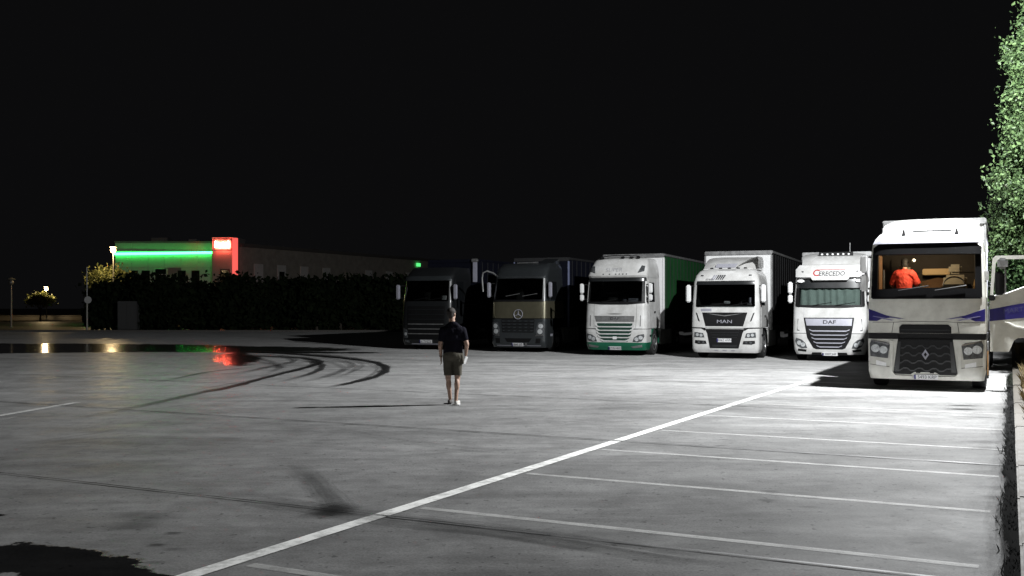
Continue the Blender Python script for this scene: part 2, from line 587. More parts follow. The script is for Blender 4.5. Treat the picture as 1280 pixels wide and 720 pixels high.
# ------------------------------------------------------------------ the ivory lorry with the lit cab and its door open
def lorry_open_door():
    root = lorry("ivory lorry with blue swooshes, lit cab and one door swung open beside the kerb", 9.06, 22.2, 26)
    lv = [(0.24, 1.17, 0.07, .34, 4.2), (0.40, 1.20, 0.0, .36, 4.2), (1.2, 1.22, 0.0, .38, 4.2), (1.36, 1.22, .0, .40, 4.2), (2.05, 1.21, .01, .42, 4),
          (2.98, 1.17, .13, .42, 3.8), (3.26, 1.15, .20, .42, 3.6), (3.40, 1.12, .48, .44, 3.4), (3.52, 1.05, .72, .44, 3.2), (3.60, 0.97, 1.05, .42, 3)]
    c = Cab(root, lv)
    P = M['ivory']
    c.loft('bumper', P, 0.24, 1.13, 0.9)
    c.loft('front_band', M['black'], 1.131, 1.262, 0.9, inset=0.03)
    c.loft('cab', P, 1.263, 3.24, 2.25, opening=(2.10, 3.0, 0.9), cap=False)
    c.loft('roof_cap', M['white'], 3.245, 3.60, 2.25)
    bm = bmesh.new()
    sec = [(1.30, 3.42), (1.42, 3.66), (1.7, 3.86), (2.25, 3.95)]
    rows = []
    for yy, zz in sec:
        hw = 1.04
        rows.append([bm.verts.new((x, yy + 0.12 * (x / hw) ** 4, zz - 0.10 * (abs(x) / hw) ** 6)) for x in np.linspace(-hw, hw, 17)])
    for a, b in zip(rows, rows[1:]):
        for i in range(16):
            bm.faces.new((a[i], a[i + 1], b[i + 1], b[i]))
    bmesh.ops.solidify(bm, geom=bm.faces[:], thickness=0.04)
    finish(bm, 'air_deflector', M['white'], root)
    c.patch('roof_hatch', rrect(-.32, .50, 3.545, 3.585, .012), M['black'], 0.01, 0.02)
    for x in (-.49, .61):
        bm = bmesh.new()
        p = c.pt(x, 3.47, 0)
        bmesh.ops.create_cone(bm, cap_ends=True, segments=10, radius1=0.05, radius2=0.012, depth=0.14, matrix=Matrix.Translation(p + Vector((0, -.01, .06))))
        finish(bm, 'roof_beacon', M['black'], root)
    # windscreen with its black surround and visor
    c.patch('sun_visor', [(-1.06, 3.0), (1.08, 2.98), (1.08, 3.13), (0.98, 3.215), (-0.96, 3.23), (-1.06, 3.15)], M['visor_black'], 0.07, 0.06)
    for s in (-1, 1):
        po = [(1.0, 2.02), (1.13, 2.05), (1.10, 3.17), (0.985, 3.17)]
        c.patch('windscreen_pillar', po if s > 0 else mir(po), M['visor_black'], 0.014, 0.03)
    c.patch('cowl', [(-1.1, 2.02), (1.1, 2.02), (1.09, 2.23), (.4, 2.26), (-.4, 2.26), (-1.09, 2.23)], M['visor_black'], 0.02, 0.03)
    c.patch('windscreen', [(-1.0, 2.13), (1.0, 2.13), (0.99, 3.03), (-0.99, 3.03)], M['glass'], 0.010, 0.008)
    wipers(c, 2.20, 2, M['black'])
    # grilles
    c.patch('upper_grille', [(-.53, 1.265), (.53, 1.265), (.53, 1.40), (.47, 1.455), (-.47, 1.455), (-.53, 1.40)], M['black'], .012, .03)
    c.patch('upper_slat', rrect(-.5, .5, 1.33, 1.345, .005), M['slate'], .02, .02)
    gp = [(-.56, 1.13), (.56, 1.13), (.65, .40), (.62, .365), (.30, .36), (.22, .41), (-.22, .41), (-.30, .36), (-.62, .365), (-.65, .40)]
    g = c.patch('main_grille', gp, M['black'], .012, .03)
    for r in range(4):
        z = .98 - .165 * r
        hw = .50 + .03 * r
        pts = []
        nn = 16
        for k in range(nn + 1):
            x = -hw + 2 * hw * k / nn
            pts.append((x, z + 0.028 * (1 if (k // 2) % 2 else -1)))
        lo = [(x, zz - .03) for x, zz in pts[::-1]]
        c.patch('grille_slat', pts + lo, M['slate'], .028, .02, g)
    for s in (-1, 1):
        po = [(.50, 1.08), (.555, 1.08), (.635, .42), (.53, .42)]
        c.patch('grille_pillar', po if s > 0 else mir(po), M['slate'], .022, .02, g)
    for s in (-1, 1):
        po = [(.66, 1.10), (.715, 1.10), (.735, .30), (.62, .255), (.26, .255), (.26, .33), (.60, .345), (.665, .40)]
        c.patch('bumper_frame', po if s > 0 else mir(po), P, .035, .05)
    c.patch('visor_lip', [(-1.05, 3.235), (1.05, 3.225), (1.02, 3.285), (-1.02, 3.295)], M['silver'], .10, .10)
    # diamond badge
    bm = bmesh.new()
    A = [(0, .115), (.075, 0), (0, -.115), (-.075, 0)]
    B = [(0, .05), (.033, 0), (0, -.05), (-.033, 0)]
    vo = [bm.verts.new(c.pt(.01 + a, .80 + b, .04)) for a, b in A]
    vi = [bm.verts.new(c.pt(.01 + a, .80 + b, .046)) for a, b in B]
    for i in range(4):
        j = (i + 1) % 4
        bm.faces.new((vo[i], vo[j], vi[j], vi[i]))
    bmesh.ops.solidify(bm, geom=bm.faces[:], thickness=0.012)
    finish(bm, 'diamond_badge', M['silver'], root)
    # headlights, corner lamps, joints
    headlight(c, [(.73, 1.0), (.80, 1.06), (1.12, 1.10), (1.155, 1.02), (1.14, .74), (.77, .70)], [(.86, .89, .085), (1.03, .92, .09)], .014)
    both(c, 'daylight_strip', [(.74, 1.03), (1.12, 1.115), (1.12, 1.09), (.75, 1.0)], M['chrome'], .02, .02)
    both(c, 'fog_lamp', [(.80, .60), (1.02, .655), (1.02, .55), (.80, .52)], M['frost'], .006, .02)
    both(c, 'panel_joint', [(.66, .26), (.668, .26), (.725, .69), (.716, .69)], M['black'], .004, .01)
    both(c, 'panel_joint', [(.72, .52), (1.15, .565), (1.15, .555), (.72, .508)], M['black'], .004, .01)
    both(c, 'panel_joint', [(.68, 1.27), (.69, 1.27), (.655, 1.50), (.645, 1.50)], M['black'], .004, .01)
    c.patch('panel_joint', [(-1.1, 1.505), (-.6, 1.508), (-.45, 1.525), (.45, 1.525), (.6, 1.508), (1.1, 1.505), (1.1, 1.497), (.6, 1.5), (.45, 1.517), (-.45, 1.517), (-.6, 1.5), (-1.1, 1.497)], M['interior'], .004, .01)
    both(c, 'band_wing', [(.55, 1.13), (1.19, 1.13), (1.19, 1.24), (.95, 1.26), (.55, 1.262)], M['black'], .012, .04)
    # blue swooshes
    for s in (-1, 1):
        f = (lambda q: q) if s > 0 else mir
        c.patch('blue_swoosh', f([(1.19, 1.53), (1.19, 1.80), (1.02, 1.74), (.80, 1.655), (.40, 1.575), (.72, 1.60), (.88, 1.585), (1.0, 1.53)]), M['blue'], .004, .006)
        for a, b in ((.62, 1.585), (.80, 1.555), (.97, 1.60)):
            c.patch('swoosh_streak', f([(a - .16, b), (a + .12, b + .045), (a + .13, b + .03), (a - .1, b - .012)]), M['pale_blue'], .007, .004)
    for s in (-1, 1):
        for (a, b) in ((.14, .335),):
            c.patch('tow_cover', rrect(s * a - .045 if s > 0 else s * a - .045, s * a + .045, b + .055, b + .08, .01), M['black'], .006, .02)
    c.plate(0.02, .315, "5493 KRP", 0.50, 0.11)
    # flank, corner mirrors
    c.side('side_window', [(.75, 2.1), (1.6, 2.1), (1.6, 2.95), (.85, 2.95)], M['glass_side'], -1, .012, .02)
    c.side('door_opening', [(.62, .95), (1.62, .95), (1.62, 3.0), (.75, 3.0), (.62, 2.1)], M['interior'], 1, .006, .02)
    c.side('pillar_trim', [(.5, 2.05), (.56, 2.05), (.74, 3.05), (.67, 3.05)], P, 1, .012, .02)
    mirrors(c, M['plastic_white'], 1.30, 0.18, [(2.62, 3.02, .085), (2.2, 2.58, .085)], sides=(-1,))
    mkbox('corner_deflector', M['white'], root, 1.12, 1.26, .30, .42, 2.38, 2.66, bev=.04)
    # the open door, hinged on the front edge
    dr = empty('cab_door', (1.255, 0.50, 0), R(4))
    dr.parent = root
    lower = [(0.03, .87), (.40, .87), (.44, .97), (.50, 1.12), (.58, 1.17), (1.12, 1.19), (1.12, 2.40), (0.75, 2.29), (.35, 2.13), (0.03, 2.06)]
    bm = bmesh.new(); prism(bm, lower, 0, .08); finish(bm, 'door_panel', P, dr)
    bm = bmesh.new(); prism(bm, [(.03, 2.062), (.09, 2.085), (.14, 2.80), (.20, 2.88), (1.12, 2.88), (1.12, 2.96), (.14, 2.96), (.08, 2.90)], .01, .07); finish(bm, 'window_frame', P, dr)
    bm = bmesh.new(); prism(bm, [(.095, 2.085), (.35, 2.135), (.75, 2.295), (1.12, 2.405), (1.12, 2.878), (.205, 2.878), (.145, 2.80)], .035, .042); finish(bm, 'window_glass', M['glass'], dr)
    bm = bmesh.new(); prism(bm, [(.02, 1.53), (1.13, 1.66), (1.13, 1.99), (.6, 1.91), (.02, 1.79)], -.004, .002); st = finish(bm, 'blue_stripe', M['blue'], dr)
    vs, fs = text_verts("MARTÍN", .15, 0.0, 0.0)
    me = bpy.data.meshes.new('door_lettering')
    me.from_pydata([(.56 + u, -.007, 1.78 + v + u * .16) for u, v in vs], [], fs)
    me.materials.append(M['dimplate'])
    o = bpy.data.objects.new('door_lettering', me); COL.objects.link(o); o.parent = st
    bm = bmesh.new(); tube(bm, [(.30, -.008, 1.52), (.40, -.012, 1.50), (.52, -.012, 1.43), (.66, -.012, 1.40), (1.1, -.012, 1.385)], .010, 6); finish(bm, 'door_crease', M['ivory'], dr)
    bm = bmesh.new(); tube(bm, [(.10, -.012, 2.085), (.35, -.012, 2.135), (.75, -.012, 2.295), (1.1, -.012, 2.40)], .014, 6); finish(bm, 'window_seal', M['plastic_white'], dr)
    mkbox('hinge_cover', M['black'], dr, 0.0, .13, -.05, -.001, 1.98, 2.10, bev=.02)
    mkbox('door_handle', M['black'], dr, .86, 1.06, -.03, -.001, 1.46, 1.53, bev=.01)
    mh = mkbox('door_mirror', M['steel'], dr, .16, .37, -.22, -.06, 2.66, 2.90, bev=.05)
    mkbox('mirror_body', M['black'], mh, .12, .30, -.19, -.05, 2.10, 2.60, bev=.03)
    mkbox('mirror_bracket', M['steel'], mh, .30, .335, -.16, -.10, 2.14, 2.66, bev=.008)
    # lit interior
    cab_interior(c, 2.10, 3.0, M['int_warm'], 2.15, M['seat'], .22)
    for s in (-1, 1):
        bm = bmesh.new()
        ys = np.linspace(.62, 1.15, 14)
        cols = [[bm.verts.new((s * (1.02 + .03 * math.sin(k * 2.1)), y, z)) for z in (2.15, 2.6, 3.02)] for k, y in enumerate(ys)]
        for a, b in zip(cols, cols[1:]):
            for j in range(2):
                bm.faces.new((a[j], a[j + 1], b[j + 1], b[j]))
        finish(bm, 'side_curtain', M['brown'], root)
    mkbox('dash_binnacle', M['interior'], root, .30, .80, .42, .60, 2.14, 2.33, bev=.04)
    mkbox('dash_bottle', M['seat'], root, -.16, -.09, .50, .57, 2.13, 2.36, bev=.02)
    mkbox('locker_door', M['int_warm'], root, -.9, -.25, 2.08, 2.12, 2.66, 2.98, bev=.015)
    mkbox('locker_door', M['int_warm'], root, .46, .98, 2.08, 2.12, 2.66, 2.98, bev=.015)
    mkbox('bunk_edge', M['seat'], root, -.95, .95, 1.66, 1.74, 2.06, 2.20, bev=.03)
    mkbox('overhead_shelf', M['tan'], root, -.18, .42, 1.85, 2.1, 2.60, 2.745, bev=.015)
    bm = bmesh.new()
    vs = []
    for i, x in enumerate(np.linspace(-.45, .75, 13)):
        for j, z in enumerate(np.linspace(1.9, 2.52, 6)):
            vs.append(bm.verts.new((x, 1.75 + .05 * math.sin(3 * x + 5 * z) + .04 * j, z - .12 * abs(x - .15) * (j == 5) + .02 * math.sin(9 * x))))
    for i in range(12):
        for j in range(5):
            bm.faces.new((vs[i * 6 + j], vs[i * 6 + j + 1], vs[i * 6 + 6 + j + 1], vs[i * 6 + 6 + j]))
    bmesh.ops.solidify(bm, geom=bm.faces[:], thickness=.05)
    finish(bm, 'bunk_blanket', M['brown'], root)
    bm = bmesh.new(); prism(bm, [(.92, 2.12), (1.06, 2.12), (1.05, 2.36), (1.0, 2.47), (.96, 2.46), (.93, 2.3)], .95, 1.05); finish(bm, 'hanging_bag', M['tan'], root)
    mkbox('dash_papers', M['plastic_white'], root, .72, 1.02, .45, .7, 2.125, 2.15, bev=.008)
    mkbox('window_bar', M['steel'], root, -.93, -.90, .62, .66, 2.15, 2.70, bev=.01)
    mkbox('grab_strap', M['plastic_white'], root, -.34, -.27, 1.0, 1.1, 2.88, 2.95, bev=.02)
    # dome lamp of the cab (lit in the photograph)
    dl = mkbox('dome_lamp', emit('dome_lamp_glow', (1, .72, .42), 5), root, -.10, .16, .62, .72, 3.05, 3.075, bev=.01)
    ld = bpy.data.lights.new('dome_light', 'POINT'); ld.energy = 60; ld.color = (1, .76, .50); ld.shadow_soft_size = .06
    lo = bpy.data.objects.new('dome_light', ld); COL.objects.link(lo); lo.parent = root; lo.location = (-.1, .70, 3.0)
    running_gear(root, 1.22, skirt=M['ivory'], fender=M['black'])
    for k in range(3):
        mkbox('cab_step', M['steel'], root, 1.06, 1.225, .93, .98, .42 + .24 * k, .50 + .24 * k, bev=.01)
    bm = bmesh.new(); tube(bm, [(1.235, .905, .33), (1.235, .905, .87)], .014, 6); finish(bm, 'corner_reflector', M['indicator'], root)
    trailer(root, 2.75, 13.4, 3.98, M['cv_white'], M['steel'], M['plastic_white'], w=1.16)
    return root

# ------------------------------------------------------------------ white lorry with a name board above curtained glass
def lorry_name_board():
    root = lorry("white lorry with a lettered name board above its curtained windscreen, next to the ivory lorry", 10.75, 34.3, 22.5)
    lv = [(0.24, 1.12, 0.10, .34, 4.2), (0.40, 1.18, 0.02, .36, 4.2), (.95, 1.22, 0.0, .38, 4.2), (1.85, 1.21, .08, .42, 4), (2.80, 1.16, .2, .44, 3.6), (3.14, 1.1, .30, .44, 3.4), (3.20, 1.02, .6, .44, 3.2)]
    c = Cab(root, lv)
    P = M['white']
    c.loft('bumper', P, .24, .945, .88)
    c.loft('cab', P, .965, 2.86, 2.25, opening=(1.9, 2.75, .9), cap=False)
    c.loft('cab_seam', M['black'], .946, .964, .86, inset=.02)
    c.loft('roof_cap', M['slate'], 2.865, 3.20, 2.25)
    nb = c.patch('name_board', [(-1.04, 2.83), (-.60, 2.82), (-.54, 2.75), (.58, 2.75), (.64, 2.82), (1.04, 2.82), (1.02, 3.10), (.95, 3.15), (-.98, 3.15), (-1.03, 3.10)], P, .16, .15)
    c.text('board_lettering', "ERECEDO", .21, M['ink'], .07, 2.935, .168, nb, shear=.12, bold=.002, sx=.92)
    c.text('board_initial', "C", .31, M['red_ink'], -.44, 2.96, .169, nb, shear=.12, bold=.006)
    c.patch('board_rule', [(-.40, 3.07), (.50, 3.07), (.50, 3.085), (-.34, 3.085)], M['red_ink'], .168, .01, nb)
    for s in (-1, 1):
        pl = [(s * .93 + .11 * math.cos(a), 2.735 + .055 * math.sin(a)) for a in np.linspace(0, 2 * math.pi, 15)[:-1]]
        c.patch('visor_lamp', pl, M['frost'], .09, .08)
        c.patch('board_bolt', rrect(s * .85 - .03, s * .85 + .03, 2.99, 3.03, .01), M['ink'], .166, .01, nb)
    c.patch('windscreen_header', [(-1.08, 2.50), (1.08, 2.50), (1.08, 2.84), (-1.08, 2.84)], M['slate'], .014, .03)
    c.patch('windscreen', [(-1.0, 1.87), (1.0, 1.87), (1.0, 2.52), (-1.0, 2.52)], M['glass'], .010, .008)
    both(c, 'windscreen_pillar', [(1.0, 1.84), (1.13, 1.90), (1.10, 2.50), (1.0, 2.50)], M['black'], .012, .03)
    c.patch('cowl', [(-1.12, 1.86), (-.5, 1.825), (.5, 1.825), (1.12, 1.86), (1.1, 1.92), (-1.1, 1.92)], M['black'], .014, .03)
    # pleated curtain closed behind the glass
    bm = bmesh.new()
    xs = np.linspace(-1.03, 1.03, 90)
    zz = np.linspace(1.85, 2.78, 5)
    vv = [[bm.verts.new((x, c.surf(min(max(x, -1), 1), z) + .10 + .025 * math.sin(x * 26 + 1.3 * math.sin(5 * x) + z), z)) for z in zz] for x in xs]
    for a, b in zip(vv, vv[1:]):
        for j in range(4):
            bm.faces.new((a[j], a[j + 1], b[j + 1], b[j]))
    finish(bm, 'curtain', M['curtain'], root)
    wipers(c, 1.90, 2)
    c.patch('grille_surround', [(-.84, 1.49), (.80, 1.49), (.76, 1.17), (.70, .80), (.52, .46), (.42, .42), (-.42, .42), (-.52, .46), (-.72, .80), (-.79, 1.17)], M['black'], .010, .03)
    sp = c.patch('grille_panel', [(-.79, 1.455), (.74, 1.455), (.72, 1.22), (-.74, 1.22)], M['silver'], .018, .02)
    c.text('panel_lettering', "DAF", .17, M['ink'], 0, 1.335, .022, sp, sx=1.35, bold=.003)
    for k in range(5):
        z = 1.055 - .135 * k
        hw = [.66, .62, .58, .52, .42][k]
        s_ = c.patch('grille_slat', [(-hw, z + .045), (-hw + .1, z), (hw - .1, z), (hw, z + .045), (hw - .015, z + .01), (hw - .12, z - .035), (-hw + .12, z - .035), (-hw + .015, z + .01)], M['silver'], .03, .025)
    both(c, 'corner_groove', [(1.02, 1.45), (1.045, 1.45), (1.05, 1.08), (.98, 1.06), (.98, 1.04), (1.07, 1.05)], M['ink'], .004, .01)
    both(c, 'panel_joint', [(.835, 1.5), (.843, 1.5), (.84, 1.84), (.832, 1.84)], M['silver'], .003, .01)
    headlight(c, [(.72, .46), (.78, .62), (.90, .74), (1.09, .80), (1.12, .70), (1.04, .52), (.90, .44)], [(.86, .57, .075), (.99, .63, .075)])
    both(c, 'fog_lamp', [(.74, .40), (1.02, .43), (1.04, .36), (.76, .33)], M['black'], .006, .02)
    both(c, 'lip_panel', [(.26, .22), (.60, .22), (.56, .31), (.26, .31)], M['black'], .006, .02)
    c.plate(0.02, .255, "0937 JHF", .5, .11)
    mirrors(c, M['plastic_white'], 1.30, .12, [(2.32, 2.72, .075), (2.0, 2.28, .075)])
    door_side(c, 1.88, 2.62, 1.0, P, 2.25)
    # roof fairing with a row of marker lamps
    bm = bmesh.new()
    rows = []
    for yy, zz, hw in ((.95, 3.19, 1.02), (1.15, 3.42, 1.03), (1.6, 3.66, 1.04), (2.25, 3.78, 1.05), (2.25, 3.2, 1.05)):
        rows.append([bm.verts.new((x, yy + .1 * (x / hw) ** 4 * (yy < 2.2), zz - .05 * (abs(x) / hw) ** 6 * (zz > 3.3))) for x in np.linspace(-hw, hw, 15)])
    for a, b in zip(rows, rows[1:]):
        for i in range(14):
            bm.faces.new((a[i], a[i + 1], b[i + 1], b[i]))
    for k in (0, -1):
        bm.faces.new([r[k] for r in rows])
    finish(bm, 'air_deflector', P, root)
    lb = mkbox('lamp_bar', M['black'], root, -.5, .66, 1.62, 1.72, 3.66, 3.80, bev=.01)
    for k in range(6):
        mkbox('marker_lamp', M['frost'], lb, -.42 + .18 * k, -.35 + .18 * k, 1.585, 1.618, 3.69, 3.75, bev=.012)
    mktube('aerial', M['steel'], root, [(.55, 1.7, 3.8), (.55, 1.72, 4.12)], .012, 6)
    running_gear(root)
    trailer(root, 2.8, 13.4, 3.86, M['cv_black'], M['steel'], M['plastic_white'], w=1.2)
    return root

# ------------------------------------------------------------------ white lorry with the black two part grille
def lorry_black_grille():
    root = lorry("white lorry with black winged grille and a black curtain-sided trailer taller than its roof", 7.6, 36.2, 22.5)
    lv = [(0.22, 1.14, 0.08, .32, 5), (0.36, 1.2, 0.0, .34, 5), (1.2, 1.22, 0.0, .36, 5), (1.85, 1.21, .05, .38, 4.6), (2.75, 1.18, .16, .40, 4.4), (3.0, 1.13, .26, .40, 4), (3.16, 1.02, .38, .42, 3.5), (3.24, .92, .62, .4, 3)]
    c = Cab(root, lv)
    P = M['white']
    c.loft('bumper', P, .22, 1.09, .88)
    c.loft('cab', P, 1.11, 3.24, 2.25, opening=(1.88, 2.72, .9), cap=False)
    c.loft('cab_seam', M['black'], 1.091, 1.109, .86, inset=.02)
    rc = mkbox('roof_panel', P, root, -.92, .92, .66, 2.24, 3.2, 3.245, bev=.03)
    c.patch('windscreen', [(-1.03, 1.85), (1.03, 1.85), (1.02, 2.75), (-1.02, 2.75)], M['glass_dark'], .010, .012)
    c.patch('sun_shade', [(-1.04, 2.66), (1.04, 2.66), (1.03, 2.79), (-1.03, 2.79)], M['slate'], .016, .03)
    wipers(c, 1.9, 2)
    c.patch('upper_grille', [(-.81, 1.66), (.80, 1.66), (.66, 1.17), (-.68, 1.17)], M['black'], .012, .03)
    wg = [(-.66, 1.63), (-.3, 1.59), (0, 1.555), (.3, 1.59), (.66, 1.63), (.3, 1.565), (0, 1.525), (-.3, 1.565)]
    c.patch('grille_wing', wg, M['steel'], .024, .02)
    c.text('grille_lettering', "MAN", .17, M['silver'], 0, 1.33, .026, sx=1.5)
    low = [(-.70, 1.07), (.71, 1.07), (.64, .92), (.50, .38), (-.52, .38), (-.62, .92)]
    lg = c.patch('lower_grille', low, M['black'], .012, .03)
    for k in range(3):
        c.patch('grille_slat', rrect(-.5 + .03 * k, .5 - .03 * k, .93 - .09 * k, .955 - .09 * k, .008), M['slate'], .024, .02, lg)
    c.patch('grille_step', [(-.45, .5), (.45, .5), (.42, .42), (-.42, .42)], M['slate'], .024, .02, lg)
    both(c, 'air_vent', [(.89, 1.33), (.95, 1.36), (1.05, 1.66), (1.0, 1.64)], M['black'], .006, .02)
    both(c, 'bumper_seam', [(.68, 1.09), (.80, 1.12), (1.2, 1.13), (1.2, 1.09), (.84, 1.08), (.70, 1.0)], M['black'], .006, .02)
    headlight(c, [(.72, .76), (.77, .92), (1.08, .955), (1.10, .77)], [(.84, .84, .055), (.98, .86, .055)], .010)
    for s in (-1, 1):
        po = [(.64, .53), (.67, .645), (1.06, .66), (1.07, .56), (.95, .52)]
        f = c.patch('fog_lamp', po if s > 0 else mir(po), M['black'], .010, .03)
        for a in (.76, .92):
            c.patch('lamp_lens', [(s * (a + .05 * math.cos(t)), .59 + .035 * math.sin(t)) for t in np.linspace(0, 2 * math.pi, 11)[:-1]], M['lamp_dark'], .018, .02, f)
    both(c, 'panel_joint', [(.50, .22), (.507, .22), (.62, .36), (.612, .36)], M['silver'], .003, .01)
    for x in (-.3, 0, .3):
        c.patch('bumper_slot', rrect(x - .07, x + .07, .285, .315, .01), M['silver'], .004, .01)
    c.plate(-.01, .665, "4062 HVN", .52, .13)
    c.text('roof_lettering', "stralia", .12, M['ink'], -.58, 2.855, .010, shear=.2)
    for k in range(6):
        a = -.52 + .075 * k
        c.patch('roof_slash', [(a, 2.83), (a + .04, 2.83), (a + .15, 3.0), (a + .10, 3.01)], M['ink' if k > 1 else 'silver'], .008, .006)
    c.patch('cowl_label', rrect(-.86, -.47, 1.70, 1.80, .01), M['silver'], .005, .01)
    for s in (-1, 1):
        c.patch('roof_marker', rrect(s * .86 - .05, s * .86 + .05, 2.97, 3.01, .01), M['ink'], .01, .02)
    # things lying on the dash
    mkbox('dash_papers', M['plastic_white'], root, -.1, .12, .40, .5, 1.97, 2.07, bev=.02)
    mkbox('dash_cup', M['silver'], root, .78, .88, .5, .6, 2.0, 2.2, bev=.02)
    mkbox('dash_box', M['steel'], root, .72, .98, .45, .6, 1.93, 1.99, bev=.01)
    cab_interior(c, 1.9, 2.7, M['interior'])
    mirrors(c, M['plastic_white'], 1.34, .14, [(2.03, 2.66, .085)])
    door_side(c, 1.9, 2.66, 1.14, P, 2.25)
    # roof fairing with a dark slot and a raised right wing
    bm = bmesh.new()
    rows = []
    for yy, zz, hw in ((1.0, 3.22, .98), (1.25, 3.42, .99), (1.75, 3.64, 1.0), (2.25, 3.74, 1.0), (2.25, 3.22, 1.0)):
        rows.append([bm.verts.new((x, yy + .1 * (x / hw) ** 4 * (yy < 2.2), zz - .06 * (abs(x) / hw) ** 6 * (zz > 3.3))) for x in np.linspace(-hw, hw, 15)])
    for a, b in zip(rows, rows[1:]):
        for i in range(14):
            bm.faces.new((a[i], a[i + 1], b[i + 1], b[i]))
    for k in (0, -1):
        bm.faces.new([r[k] for r in rows])
    finish(bm, 'air_deflector', P, root)
    bm = bmesh.new(); prism(bm, [(-.55, 3.31), (.18, 3.31), (.28, 3.45), (-.48, 3.45)], 1.09, 1.13)
    finish(bm, 'deflector_slot', M['silver'], root)
    bm = bmesh.new()
    rows = []
    for x, z in ((.2, 3.28), (.45, 3.45), (.75, 3.62), (1.0, 3.70), (1.04, 3.55), (1.04, 3.3)):
        rows.append([bm.verts.new((x, .93 + .25 * (z - 3.28), z)), bm.verts.new((x, 2.2, z + .02))])
    for a, b in zip(rows, rows[1:]):
        bm.faces.new((a[0], a[1], b[1], b[0]))
    bmesh.ops.solidify(bm, geom=bm.faces[:], thickness=.04)
    finish(bm, 'deflector_wing', P, root)
    for x in (-.62, -.3, .02, .34, .6):
        mkbox('roof_lamp', M['black'], root, x - .06, x + .06, .78, .9, 3.246, 3.30, bev=.015)
    running_gear(root)
    trailer(root, 2.75, 13.4, 4.0, M['cv_black'], M['steel'], M['plastic_white'], M['steel'])
    return root

